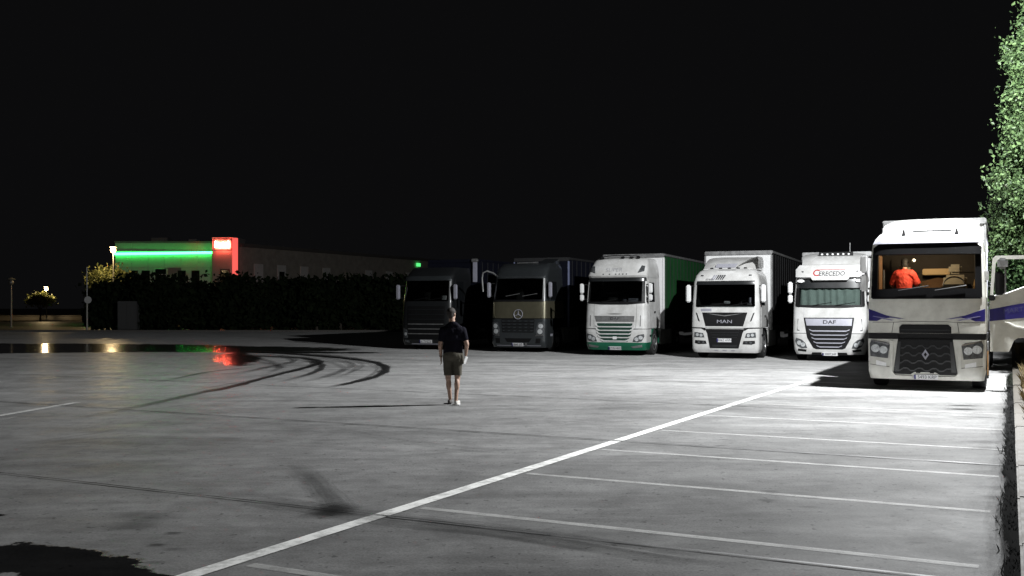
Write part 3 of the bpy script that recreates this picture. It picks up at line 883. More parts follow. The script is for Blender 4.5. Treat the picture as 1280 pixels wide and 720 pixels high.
# ------------------------------------------------------------------ tall white and green lorry
def lorry_green():
    root = lorry("tall white lorry with a green bumper pulling a green curtain-sided trailer", 3.9, 38.5, 22.5)
    lv = [(0.22, 1.14, 0.10, .34, 4.2), (0.40, 1.19, 0.02, .36, 4.2), (1.0, 1.22, 0.0, .38, 4.2), (2.0, 1.21, .08, .42, 4), (2.96, 1.17, .2, .44, 3.8), (3.06, 1.18, .12, .44, 3.8),
          (3.35, 1.15, .35, .46, 3.6), (3.65, 1.06, .62, .46, 3.4), (3.76, .98, .85, .45, 3.2)]
    c = Cab(root, lv)
    P = M['white']
    c.loft('bumper', M['green'], .22, .51, .88)
    c.loft('bumper_top', P, .512, 1.015, .88)
    c.loft('cab_seam', M['black'], 1.016, 1.034, .86, inset=.02)
    c.loft('cab', P, 1.035, 2.99, 2.25, opening=(2.04, 2.9, .9), cap=False)
    c.loft('roof_cap', P, 2.995, 3.76, 2.25)
    c.patch('windscreen', [(-1.02, 2.0), (1.02, 2.0), (1.01, 2.95), (-1.01, 2.95)], M['glass_dark'], .010, .012)
    both(c, 'windscreen_pillar', [(1.02, 1.98), (1.14, 2.02), (1.12, 2.96), (1.02, 2.96)], M['black'], .012, .03)
    both(c, 'pillar_edge', [(1.125, 2.04), (1.155, 2.06), (1.135, 2.9), (1.10, 2.9)], P, .02, .03)
    c.patch('cowl', [(-1.12, 2.0), (-.5, 1.95), (.5, 1.95), (1.12, 2.0), (1.1, 2.06), (-1.1, 2.06)], M['black'], .016, .03)
    c.patch('sun_visor', [(-1.10, 2.84), (1.14, 2.84), (1.13, 2.985), (-1.09, 2.985)], M['slate'], .03, .03)
    wipers(c, 2.05, 2)
    sp = c.patch('grille_panel', [(-.80, 1.52), (.77, 1.52), (.75, 1.30), (-.74, 1.30)], M['steel'], .014, .03)
    c.text('panel_lettering', "DAF", .14, M['ink'], 0, 1.41, .018, sp, sx=1.4)
    c.patch('bonnet_badge', [(-.3, 1.60), (0, 1.62), (.3, 1.60), (.15, 1.575), (-.15, 1.575)], M['steel'], .006, .02)
    gb = c.patch('grille_back', [(-.70, 1.24), (.70, 1.24), (.64, .80), (.50, .53), (-.50, .53), (-.64, .80)], M['green_dark'], .008, .03)
    for k in range(5):
        z = 1.125 - .135 * k
        hw = [.76, .74, .70, .66, .56][k]
        c.patch('grille_slat', [(-hw, z + .065), (-hw + .14, z), (hw - .14, z), (hw, z + .065), (hw, z + .01), (hw - .10, z - .042), (-hw + .10, z - .042), (-hw, z + .01)], P, .028, .03)
    c.patch('grille_badge', rrect(-.07, .09, .63, .74, .02), M['plastic_white'], .034, .02)
    both(c, 'corner_groove', [(.98, 1.54), (1.0, 1.54), (1.0, 1.12), (.975, 1.12)], M['ink'], .006, .01)
    both(c, 'panel_joint', [(.82, 1.05), (.828, 1.05), (.85, 1.96), (.842, 1.96)], M['interior'], .003, .01)
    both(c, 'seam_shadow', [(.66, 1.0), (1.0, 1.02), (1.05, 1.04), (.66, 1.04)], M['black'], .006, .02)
    headlight(c, [(.70, .54), (.76, .70), (.90, .80), (1.12, .84), (1.13, .74), (1.04, .56), (.90, .53)], [(.85, .64, .075), (1.0, .70, .075)])
    both(c, 'fog_lamp', [(.62, .36), (1.05, .43), (1.06, .34), (.70, .30)], M['steel'], .006, .02)
    c.plate(0, .30, "2718 HKD", .5, .125, .03)
    both(c, 'roof_lamp', [(.84, 3.15), (1.06, 3.22), (1.05, 3.42), (.93, 3.44)], M['lamp_dark'], .012, .03)
    for x in (-.5, -.25, 0, .14, .28, .42):
        c.patch('marker_lamp', rrect(x - .025, x + .025, 3.09, 3.13, .01), M['ink'], .006, .02)
    c.text('roof_lettering', "SUPER", .22, M['silver'], -.1, 3.27, .006, bold=-.004, sx=1.1)
    bm = bmesh.new(); tube(bm, [(-.75, .78, 3.80), (-.3, .70, 3.83), (.3, .70, 3.83), (.75, .78, 3.80)], .028, 8); lb = finish(bm, 'roof_bar', M['chrome'], root)
    for x in (-.72, .1, .45, .72):
        mkbox('bar_bracket', M['black'], lb, x - .06, x + .06, .72, .86, 3.72, 3.82, bev=.02)
    for a, b, h in ((-.62, -.56, .05), (-.05, .05, .07), (.15, .33, .09), (.42, .9, .12)):
        mkbox('dash_papers', M['silver'], root, a, b, .42, .52, 2.05, 2.07 + h, bev=.01)
    cab_interior(c, 2.06, 2.9, M['interior'])
    mirrors(c, M['plastic_white'], 1.36, .10, [(2.38, 2.76, .08), (2.1, 2.34, .08)])
    door_side(c, 2.04, 2.8, 1.06, P, 2.25)
    for s in (-1, 1):
        c.side('side_fin', [(1.9, 1.1), (2.3, 1.1), (2.3, 3.7), (2.05, 3.7), (1.9, 3.3)], P, s, .012, .03)
    running_gear(root, fender=M['green'])
    trailer(root, 2.6, 13.4, 4.0, M['cv_green'], M['steel'], M['plastic_white'], M['plastic_white'])
    return root

# ------------------------------------------------------------------ grey and gold lorry
def lorry_gold():
    root = lorry("dark grey lorry with an olive gold band under its windscreen", .23, 41.5, 22.5)
    lv = [(0.2, 1.16, 0.08, .30, 5), (0.36, 1.2, 0.0, .32, 5), (1.35, 1.22, 0.0, .36, 4.6), (2.1, 1.21, .05, .40, 4.2), (3.05, 1.16, .2, .44, 3.8), (3.12, 1.15, .18, .44, 3.8), (3.45, 1.14, .40, .46, 3.8), (3.68, 1.06, .75, .45, 3.4)]
    c = Cab(root, lv)
    P = M['dark_grey']
    c.loft('bumper', P, .2, 1.37, .9)
    c.loft('cab_seam', M['black'], 1.371, 1.399, .88, inset=.02)
    c.loft('gold_band', M['gold'], 1.40, 2.10, 2.25)
    c.loft('cab', P, 2.102, 3.08, 2.25, opening=(2.15, 3.0, .9), cap=False)
    c.loft('roof_cap', P, 3.085, 3.68, 2.25)
    c.patch('windscreen', [(-1.03, 2.11), (1.03, 2.11), (1.02, 3.04), (-1.02, 3.04)], M['glass_dark'], .010, .012)
    both(c, 'windscreen_pillar', [(1.03, 2.10), (1.13, 2.11), (1.11, 3.04), (1.02, 3.04)], M['slate'], .014, .03)
    c.patch('cowl', [(-1.1, 2.08), (1.1, 2.08), (1.1, 2.16), (-1.1, 2.16)], M['black'], .014, .03)
    wipers(c, 2.30, 2, M['steel'])
    # star in a ring
    bm = bmesh.new()
    ring = [c.pt(.03 + .19 * math.cos(a), 1.56 + .19 * math.sin(a), .035) for a in np.linspace(0, 2 * math.pi, 25)]
    tube(bm, ring, .016, 6, cap=False)
    for k in range(3):
        a = R(90 + 120 * k)
        tube(bm, [c.pt(.03, 1.56, .04), c.pt(.03 + .18 * math.cos(a), 1.56 + .18 * math.sin(a), .035)], [.022, .006], 6)
    finish(bm, 'star_badge', M['silver'], root)
    gb = c.patch('main_grille', [(-.72, 1.36), (.74, 1.36), (.70, .82), (-.68, .82)], M['black'], .010, .03)
    for k in range(4):
        z = 1.28 - .13 * k
        c.patch('grille_slat', [(-.70 + .01 * k, z + .04), (.72 - .01 * k, z + .04), (.70 - .01 * k, z - .03), (-.68 + .01 * k, z - .03)], P, .026, .03, gb)
        for x in (-.5, -.25, 0, .25, .5):
            c.patch('slat_slot', rrect(x - .07, x + .07, z - .01, z + .02, .008, 2), M['black'], .03, .01, gb)
    headlight(c, [(.82, .70), (.80, .95), (.90, 1.22), (1.12, 1.24), (1.16, 1.10), (1.12, .72)], [(.97, .86, .10), (1.0, 1.08, .095)])
    both(c, 'lamp_trim', [(.78, .66), (1.10, .70), (1.10, .74), (.80, .72)], M['chrome'], .018, .02)
    both(c, 'fog_lamp', [(.78, .38), (.80, .58), (1.0, .58), (.98, .38)], M['black'], .008, .02)
    c.patch('lower_intake', [(-.58, .58), (.62, .58), (.5, .42), (-.46, .42)], M['black'], .010, .03)
    c.patch('bumper_lip', rrect(-.95, 1.0, .27, .29, .006), M['silver'], .006, .01)
    c.plate(0, .325, "8840 JRT", .5, .12)
    c.patch('tow_eye', rrect(.33, .42, .29, .39, .02), M['chrome'], .02, .03)
    both(c, 'corner_flap', [(1.0, 1.42), (1.13, 1.42), (1.14, 2.06), (1.10, 2.06), (1.08, 1.6)], M['gold'], .03, .03)
    cab_interior(c, 2.15, 3.0, M['interior'])
    mirrors(c, M['silver'], 1.36, .12, [(2.26, 2.88, .08)])
    for s in (-1,):
        bm = bmesh.new()
        tube(bm, [(s * 1.12, .6, 3.1), (s * 1.22, .3, 3.28), (s * 1.42, .1, 3.36), (s * 1.58, .05, 3.28), (s * 1.62, .05, 3.05), (s * 1.58, .06, 2.5)], .035, 8)
        finish(bm, 'mirror_bracket', M['steel'], root)
    for s in (-1, 1):
        c.side('side_window', [(.62, 2.16), (1.42, 2.16), (1.42, 2.92), (.74, 2.92)], M['glass_side'], s, .014, .02)
        c.side('door_handle', [(1.28, 1.68), (1.44, 1.68), (1.44, 1.76), (1.28, 1.76)], M['black'], s, .02, .03)
        c.side('entry_step', [(.62, .66), (.9, .66), (.9, .76), (.62, .76)], M['silver'], s, .006, .05)
    bm = bmesh.new(); tube(bm, [(-.35, .82, 3.70), (.6, .82, 3.72)], .022, 6); finish(bm, 'roof_bar', M['steel'], root)
    bm = bmesh.new(); prism(bm, [(1.1, 3.6), (2.25, 3.92), (2.25, 3.6)], .35, 1.0, 'YZ'); finish(bm, 'air_deflector', P, root)
    running_gear(root, fender=M['slate'])
    trailer(root, 2.7, 13.4, 4.0, M['cv_navy'], M['chassis'], M['cv_navy'], mat("pale_blue_post", (.16, .18, .28), .4))
    return root

# ------------------------------------------------------------------ black lorry farthest along the row
def lorry_black():
    root = lorry("black lorry behind the standing man, with a dark navy trailer and a pale post", -3.77, 44.0, 22.5)
    lv = [(0.2, 1.16, 0.10, .32, 4.5), (0.36, 1.2, 0.02, .34, 4.5), (1.2, 1.22, 0.0, .36, 4.4), (2.1, 1.21, .06, .40, 4.2), (3.05, 1.16, .2, .44, 3.8), (3.3, 1.15, .34, .46, 3.8), (3.6, 1.08, .7, .45, 3.4)]
    c = Cab(root, lv)
    P = M['slate']
    c.loft('bumper', P, .2, 1.1, .88)
    c.loft('cab_seam', M['black'], 1.101, 1.119, .86, inset=.02)
    c.loft('cab', P, 1.12, 3.08, 2.25, opening=(2.15, 3.0, .9), cap=False)
    c.loft('roof_cap', P, 3.085, 3.60, 2.25)
    c.patch('windscreen', [(-1.03, 2.12), (1.03, 2.12), (1.02, 3.03), (-1.02, 3.03)], M['glass_dark'], .010, .012)
    c.patch('sun_visor', [(-1.06, 3.0), (1.08, 3.0), (1.06, 3.16), (-1.04, 3.16)], M['dark_grey'], .10, .08)
    wipers(c, 2.16, 2)
    gb = c.patch('main_grille', [(-.90, 1.9), (.92, 1.9), (.90, .45), (-.88, .45)], M['black'], .010, .03)
    for k in range(6):
        z = 1.72 - .21 * k
        c.patch('grille_slat', [(-.86, z + .05), (.88, z + .05), (.86, z + .01), (-.84, z + .01)], M['steel' if k > 2 else 'slate'], .028, .025, gb)
    headlight(c, [(.86, .52), (.90, .86), (1.12, .95), (1.13, .70), (1.05, .50)], [(.98, .68, .07)])
    both(c, 'fog_lamp', [(.80, .30), (1.02, .34), (1.02, .42), (.82, .40)], M['lamp_dark'], .01, .02)
    c.patch('bumper_lip', rrect(-.7, .8, .24, .275, .01), M['silver'], .01, .02)
    c.plate(.02, .37, "6175 GZB", .6, .13)
    mkbox('dash_papers', M['silver'], root, -.22, -.06, .35, .42, 2.28, 2.40, bev=.01)
    mkbox('windscreen_notice', M['plastic_white'], root, .62, .88, .30, .31, 2.18, 2.36, bev=.003)
    cab_interior(c, 2.15, 3.0, M['interior'])
    mirrors(c, M['silver'], 1.40, .05, [(2.2, 2.84, .09)])
    door_side(c, 2.14, 2.98, 1.16, P, 2.25)
    running_gear(root, fender=M['black'], skirt=M['slate'])
    t = trailer(root, 2.75, 13.4, 4.05, M['cv_navy'], M['cv_navy'], M['cv_navy'], M['cv_navy'])
    mkbox('bright_post', mat("pale_post", (.3, .3, .36), .4), t, 1.07, 1.26, 2.60, 2.70, 3.0, 3.90, bev=.01)
    mkbox('post_cap', M['steel'], t, .98, 1.31, 2.58, 2.74, 3.902, 4.06, bev=.04)
    return root

# ------------------------------------------------------------------ ground
def px(x, y, z=0.0):
    """ground point seen at a picture position (1280 x 720)"""
    d = 1265 * (1.82 - z) / (y - 385)
    return ((x - 640) / 1265 * d, d)

def ground_material():
    m, nt, b = newmat("wet_lot_surface")
    L = nt.links.new
    tc = N(nt, "ShaderNodeTexCoord")
    def noise(scale, detail=6, rough=.6, vec=None, dist=0.0):
        n = N(nt, "ShaderNodeTexNoise")
        n.inputs["Scale"].default_value = scale
        n.inputs["Detail"].default_value = detail
        n.inputs["Roughness"].default_value = rough
        n.inputs["Distortion"].default_value = dist
        L(vec or tc.outputs["Object"], n.inputs["Vector"])
        return n
    def mrange(src, a, b_, c, d):
        n = N(nt, "ShaderNodeMapRange")
        n.interpolation_type = 'SMOOTHSTEP'
        for i, v in enumerate((a, b_, c, d)):
            n.inputs[i + 1].default_value = v
        L(src, n.inputs[0])
        return n.outputs[0]
    def math_(op, a, b_=None):
        n = N(nt, "ShaderNodeMath", operation=op)
        for i, v in enumerate((a, b_)):
            if v is None: continue
            if isinstance(v, (int, float)): n.inputs[i].default_value = v
            else: L(v, n.inputs[i])
        return n.outputs[0]
    # sweeping marks: noise stretched across the lot
    mp = N(nt, "ShaderNodeMapping")
    mp.inputs["Rotation"].default_value = (0, 0, R(27))
    mp.inputs["Scale"].default_value = (.22, .80, 1)
    L(tc.outputs["Object"], mp.inputs["Vector"])
    streak = noise(1.6, 11, .72, mp.outputs[0], .6)
    mp2 = N(nt, "ShaderNodeMapping")
    mp2.inputs["Rotation"].default_value = (0, 0, R(-14))
    mp2.inputs["Scale"].default_value = (.17, .9, 1)
    L(tc.outputs["Object"], mp2.inputs["Vector"])
    streak2 = noise(1.1, 10, .7, mp2.outputs[0], .8)
    big = noise(.11, 5, .55)
    mid = noise(.8, 8, .7, dist=.5)
    fine = noise(45, 4, .7)
    # base tone
    v = math_('ADD', mrange(streak.outputs["Fac"], .30, .70, .84, 1.10), mrange(streak2.outputs["Fac"], .34, .66, -.16, .10))
    v = math_('MULTIPLY', v, mrange(big.outputs["Fac"], .3, .7, .91, 1.07))
    v = math_('MULTIPLY', v, mrange(mid.outputs["Fac"], .32, .62, .84, 1.06))
    v = math_('MULTIPLY', v, mrange(fine.outputs["Fac"], .3, .7, .80, 1.16))
    blot = noise(2.6, 10, .76)
    v = math_('MULTIPLY', v, mrange(blot.outputs["Fac"], .34, .64, .87, 1.09))
    spk = noise(11, 3, .6)
    v = math_('MULTIPLY', v, mrange(spk.outputs["Fac"], .62, .68, 1.0, .55))
    # wet patches
    nd = noise(.9, 9, .72)
    sub = N(nt, "ShaderNodeVectorMath", operation='SUBTRACT'); L(nd.outputs["Color"], sub.inputs[0]); sub.inputs[1].default_value = (.5, .5, .5)
    def wet(cx, cy, rx, ry, ang, soft=.75, wob=.5):
        sc = N(nt, "ShaderNodeVectorMath", operation='SCALE'); L(sub.outputs[0], sc.inputs[0]); sc.inputs["Scale"].default_value = wob * 2.2
        ad = N(nt, "ShaderNodeVectorMath", operation='ADD'); L(tc.outputs["Object"], ad.inputs[0]); L(sc.outputs[0], ad.inputs[1])
        s0 = N(nt, "ShaderNodeVectorMath", operation='SUBTRACT'); L(ad.outputs[0], s0.inputs[0]); s0.inputs[1].default_value = (cx, cy, 0)
        ro = N(nt, "ShaderNodeVectorRotate", rotation_type='Z_AXIS'); L(s0.outputs[0], ro.inputs[0]); ro.inputs["Angle"].default_value = R(-ang)
        mu = N(nt, "ShaderNodeVectorMath", operation='MULTIPLY'); L(ro.outputs[0], mu.inputs[0]); mu.inputs[1].default_value = (1 / rx, 1 / ry, 0)
        le = N(nt, "ShaderNodeVectorMath", operation='LENGTH'); L(mu.outputs[0], le.inputs[0])
        return mrange(le.outputs["Value"], 1.0, soft, 0, 1)
    w = wn_ = None
    for e in WET:
        o = wet(*e)
        w = o if w is None else math_('MAXIMUM', w, o)
        if e[1] < 12:
            wn_ = o if wn_ is None else math_('MAXIMUM', wn_, o)
    damp = math_('MULTIPLY', mrange(big.outputs["Fac"], .46, .62, 0, 1), mrange(mid.outputs["Fac"], .4, .6, 0, .5))
    sxy = N(nt, "ShaderNodeSeparateXYZ"); L(tc.outputs["Object"], sxy.inputs[0])
    lowside = math_('MULTIPLY', mrange(sxy.outputs[0], -1.5, -9, 0, 1), mrange(blot.outputs["Fac"], .38, .58, .35, 1.0))   # the lot drains to the left: damp there
    # colour
    dark = math_('SUBTRACT', 1.0, math_('MULTIPLY', w, .93))
    v = math_('MULTIPLY', v, dark)
    col = N(nt, "ShaderNodeMix", data_type='RGBA', blend_type='MULTIPLY')
    col.inputs[0].default_value = 1
    col.inputs[6].default_value = (.335, .333, .330, 1)
    cmb = N(nt, "ShaderNodeCombineColor")
    for i in range(3): L(v, cmb.inputs[i])
    L(cmb.outputs[0], col.inputs[7])
    L(col.outputs[2], b.inputs["Base Color"])
    ro = math_('SUBTRACT', mrange(mid.outputs["Fac"], .3, .7, .52, .72), math_('MULTIPLY', lowside, .24))
    ro = math_('MULTIPLY', ro, math_('SUBTRACT', 1.0, math_('ADD', math_('MULTIPLY', w, .70), math_('MULTIPLY', wn_, .24))))
    L(ro, b.inputs["Roughness"])
    L(math_('ADD', .02, math_('ADD', math_('MULTIPLY', w, .5), math_('MULTIPLY', lowside, .42))), b.inputs["Specular IOR Level"])
    b.inputs["Diffuse Roughness"].default_value = 0.6
    hb = math_('MULTIPLY', math_('ADD', fine.outputs["Fac"], math_('MULTIPLY', mid.outputs["Fac"], .5)), math_('SUBTRACT', 1.0, w))
    mp3 = N(nt, "ShaderNodeMapping")
    mp3.inputs["Scale"].default_value = (.35, 1.3, 1)
    L(tc.outputs["Object"], mp3.inputs["Vector"])
    rip = noise(1.6, 3, .5, mp3.outputs[0])
    hb = math_('ADD', hb, math_('MULTIPLY', math_('MULTIPLY', rip.outputs["Fac"], w), 1.5))
    bp = N(nt, "ShaderNodeBump")
    bp.inputs["Strength"].default_value = .25
    bp.inputs["Distance"].default_value = .008
    L(hb, bp.inputs["Height"])
    L(bp.outputs[0], b.inputs["Normal"])
    return m

# (centre x, centre y, radius x, radius y, turn, softness, wobble)
WET = [(-26, 46.0, 15, 6.2, 0, .90, 1.6), (-13.5, 45.0, 7.5, 3.6, -10, .80, 1.6), (-10.0, 36.8, .95, 5.6, 15, .72, 1.0), (-9.2, 34.0, .5, 3.0, 12, .6, .8),
       (-9.0, 41.5, 4.5, 1.0, -8, .7, .8),
       (-3.75, 7.3, .72, .52, -14, .88, .50), (-3.05, 7.05, .62, .42, -25, .88, .45), (-2.45, 6.75, .9, .22, -22, .85, .3), (-3.9, 7.0, .5, .25, 0, .88, .3), (-4.9, 8.85, .50, .14, 10, .8, .15), (-1.45, 6.6, .62, .26, 0, .85, .2)]

def setting():
    m = ground_material()
    me = bpy.data.meshes.new('lot_ground')
    me.from_pydata([(-260, -40, 0), (260, -40, 0), (260, 77.5, 0), (-260, 77.5, 0)], [], [(0, 1, 2, 3)])
    me.materials.append(m)
    g = bpy.data.objects.new('parking_lot', me); COL.objects.link(g); kind(g, 'structure')
    soil = mat("dry_soil", (.14, .115, .08), .95, var=.5, scale=1.5, bump=.6)
    me = bpy.data.meshes.new('terrain')
    me.from_pydata([(-1500, -200, -.06), (1500, -200, -.06), (1500, 2500, -.06), (-1500, 2500, -.06)], [], [(0, 1, 2, 3)])
    me.materials.append(soil)
    o = bpy.data.objects.new('terrain', me); COL.objects.link(o); kind(o, 'structure')
    # worn paint
    def paint(name, alpha, tone=.58):
        pm, nt, b = newmat(name)
        tc = N(nt, "ShaderNodeTexCoord")
        n = N(nt, "ShaderNodeTexNoise"); n.inputs["Scale"].default_value = 4.5; n.inputs["Detail"].default_value = 9; n.inputs["Roughness"].default_value = .75
        nt.links.new(tc.outputs["Object"], n.inputs["Vector"])
        mr = N(nt, "ShaderNodeMapRange"); mr.inputs[1].default_value = .28; mr.inputs[2].default_value = .56; mr.inputs[3].default_value = alpha * .25; mr.inputs[4].default_value = alpha
        nt.links.new(n.outputs["Fac"], mr.inputs[0]); nt.links.new(mr.outputs[0], b.inputs["Alpha"])
        b.inputs["Base Color"].default_value = (tone, tone, tone * .97, 1); b.inputs["Roughness"].default_value = .7; b.inputs["Specular IOR Level"].default_value = .15
        return pm
    PM, PS = paint("line_paint", .97, .80), paint("worn_line_paint", .46)
    def strip(name, a, b, w, z, m, n=None):
        a, b = Vector((*a, 0)), Vector((*b, 0))
        d = (b - a).normalized(); q = Vector((-d.y, d.x, 0)) * w / 2
        bm = bmesh.new()
        n = n or max(2, int((b - a).length / .5))
        prev = None
        for i in range(n + 1):
            p = a + (b - a) * i / n
            j = .006 * mnoise.noise(p * 3.0)
            cur = (bm.verts.new(p + q * (1 + j * 6) + Vector((0, 0, z))), bm.verts.new(p - q * (1 - j * 6) + Vector((0, 0, z))))
            if prev: bm.faces.new((prev[0], cur[0], cur[1], prev[1]))
            prev = cur
        return kind(finish(bm, name, m), 'structure')
    strip('road_marking', px(150, 748), px(1012, 475.5), .15, .008, PM)
    U = Vector((math.sin(R(27)), math.cos(R(27)))); V = Vector((math.cos(R(27)), -math.sin(R(27))))
    ml0 = Vector(px(310, 705)); ml1 = Vector(px(975, 487)); md = (ml1 - ml0).normalized()
    for (x, y) in ((310, 706), (525, 635), (657, 592), (750, 562), (825, 538), (878, 519), (925, 504), (1003, 477.5)):
        a = Vector(px(x, y)) + V * .02
        strip('bay_marking', a, a + V * 4.6, .10, .004, PS if y > 480 else PM)
    strip('road_marking', px(-30, 525), px(96, 503.5), .16, .008, PM)
    strip('road_marking', px(-40, 533), px(20, 521), .12, .004, PS)
    # expansion joints cut across the slabs
    jm, nt, b = newmat("joint_filler")
    b.inputs["Base Color"].default_value = (.02, .02, .02, 1); b.inputs["Roughness"].default_value = .6
    tc = N(nt, "ShaderNodeTexCoord"); n = N(nt, "ShaderNodeTexNoise"); n.inputs["Scale"].default_value = 2.2; n.inputs["Detail"].default_value = 8
    nt.links.new(tc.outputs["Object"], n.inputs["Vector"])
    mr = N(nt, "ShaderNodeMapRange"); mr.inputs[1].default_value = .3; mr.inputs[2].default_value = .6; mr.inputs[3].default_value = .15; mr.inputs[4].default_value = .9
    nt.links.new(n.outputs["Fac"], mr.inputs[0]); nt.links.new(mr.outputs[0], b.inputs["Alpha"])
    for k in range(5):
        c0 = Vector(px(430, 640)) + U * 5.6 * k
        strip('expansion_joint', c0 - V * (14 + 6 * k), c0 + V * 5.6, .035 if k == 0 else .05, .012, jm)
    # damp tyre tracks: thin water films with ragged edges
    def film(name, rough, spec):
        tm, nt, b = newmat(name)
        out = nt.nodes["Material Output"]
        b.inputs["Base Color"].default_value = (.022, .022, .022, 1); b.inputs["Roughness"].default_value = rough; b.inputs["Specular IOR Level"].default_value = spec
        uv = N(nt, "ShaderNodeUVMap"); sx = N(nt, "ShaderNodeSeparateXYZ"); nt.links.new(uv.outputs[0], sx.inputs[0])
        mp = N(nt, "ShaderNodeMapping"); mp.inputs["Scale"].default_value = (.5, 2.2, 1); nt.links.new(uv.outputs[0], mp.inputs["Vector"])
        n = N(nt, "ShaderNodeTexNoise"); n.inputs["Scale"].default_value = 3.0; n.inputs["Detail"].default_value = 7; n.inputs["Roughness"].default_value = .7
        nt.links.new(mp.outputs[0], n.inputs["Vector"])
        def M2(op, a, b_=None):
            q = N(nt, "ShaderNodeMath", operation=op)
            for i, v in enumerate((a, b_)):
                if v is None: continue
                if isinstance(v, (int, float)): q.inputs[i].default_value = v
                else: nt.links.new(v, q.inputs[i])
            return q.outputs[0]
        edge = M2('SUBTRACT', 1.0, M2('ABSOLUTE', M2('SUBTRACT', M2('MULTIPLY', sx.outputs[1], 2.0), 1.0)))
        vc = N(nt, "ShaderNodeVertexColor"); vc.layer_name = "fade"
        f = M2('ADD', M2('MULTIPLY', edge, 1.3), M2('SUBTRACT', M2('MULTIPLY', n.outputs["Fac"], 2.4), 1.50))
        mr = N(nt, "ShaderNodeMapRange"); mr.inputs[1].default_value = 0; mr.inputs[2].default_value = .55; nt.links.new(f, mr.inputs[0])
        fa = M2('MULTIPLY', mr.outputs[0], vc.outputs[0])
        tr = N(nt, "ShaderNodeBsdfTransparent"); mx = N(nt, "ShaderNodeMixShader")
        nt.links.new(fa, mx.inputs[0]); nt.links.new(tr.outputs[0], mx.inputs[1]); nt.links.new(b.outputs[0], mx.inputs[2]); nt.links.new(mx.outputs[0], out.inputs[0])
        return tm
    WETF, DRYF = film('water_film', .42, .3), film('dirt_shade_film', .95, 0.0)
    def track(pts, w, strength=1.0, z=.016, fade=(.3, .3), ln=None):
        P = [Vector((*px(*p), 0)) for p in pts]
        # Catmull-Rom
        Q = [P[0]] + P + [P[-1]]
        S = []
        for i in range(1, len(Q) - 2):
            for k in range(10):
                t = k / 10
                S.append(.5 * ((2 * Q[i]) + (-Q[i - 1] + Q[i + 1]) * t + (2 * Q[i - 1] - 5 * Q[i] + 4 * Q[i + 1] - Q[i + 2]) * t * t + (-Q[i - 1] + 3 * Q[i] - 3 * Q[i + 1] + Q[i + 2]) * t ** 3))
        S.append(P[-1])
        bm = bmesh.new()
        ul = bm.loops.layers.uv.new("UVMap"); cl = bm.loops.layers.color.new("fade")
        prev = None; s = 0
        for i, p in enumerate(S):
            d = (S[min(i + 1, len(S) - 1)] - S[max(i - 1, 0)]).normalized()
            q = Vector((-d.y, d.x, 0)) * w / 2 * (.42 + .58 * abs(d.x) ** 1.5) * (1 + .4 * mnoise.noise(p * .9))
            if prev: s += (p - prev[3]).length
            t = i / (len(S) - 1)
            fd = min(1, (t + .02) / fade[0]) * min(1, (1.02 - t) / fade[1]) * strength
            cur = (bm.verts.new(p + q + Vector((0, 0, z))), bm.verts.new(p - q + Vector((0, 0, z))), (s, fd), p)
            if prev:
                fc = bm.faces.new((prev[0], cur[0], cur[1], prev[1]))
                for lp, (uu, vv) in zip(fc.loops, ((prev[2], 1), (cur[2], 1), (cur[2], 0), (prev[2], 0))):
                    lp[ul].uv = (uu[0], vv); lp[cl] = (uu[1], uu[1], uu[1], 1)
            prev = cur
        wet_ = max(p[0] for p in pts) < 570 and min(p[1] for p in pts) < 500
        return kind(finish(bm, 'tyre_track' if ln is None else ln, WETF if wet_ else DRYF), 'structure')
    k = 0
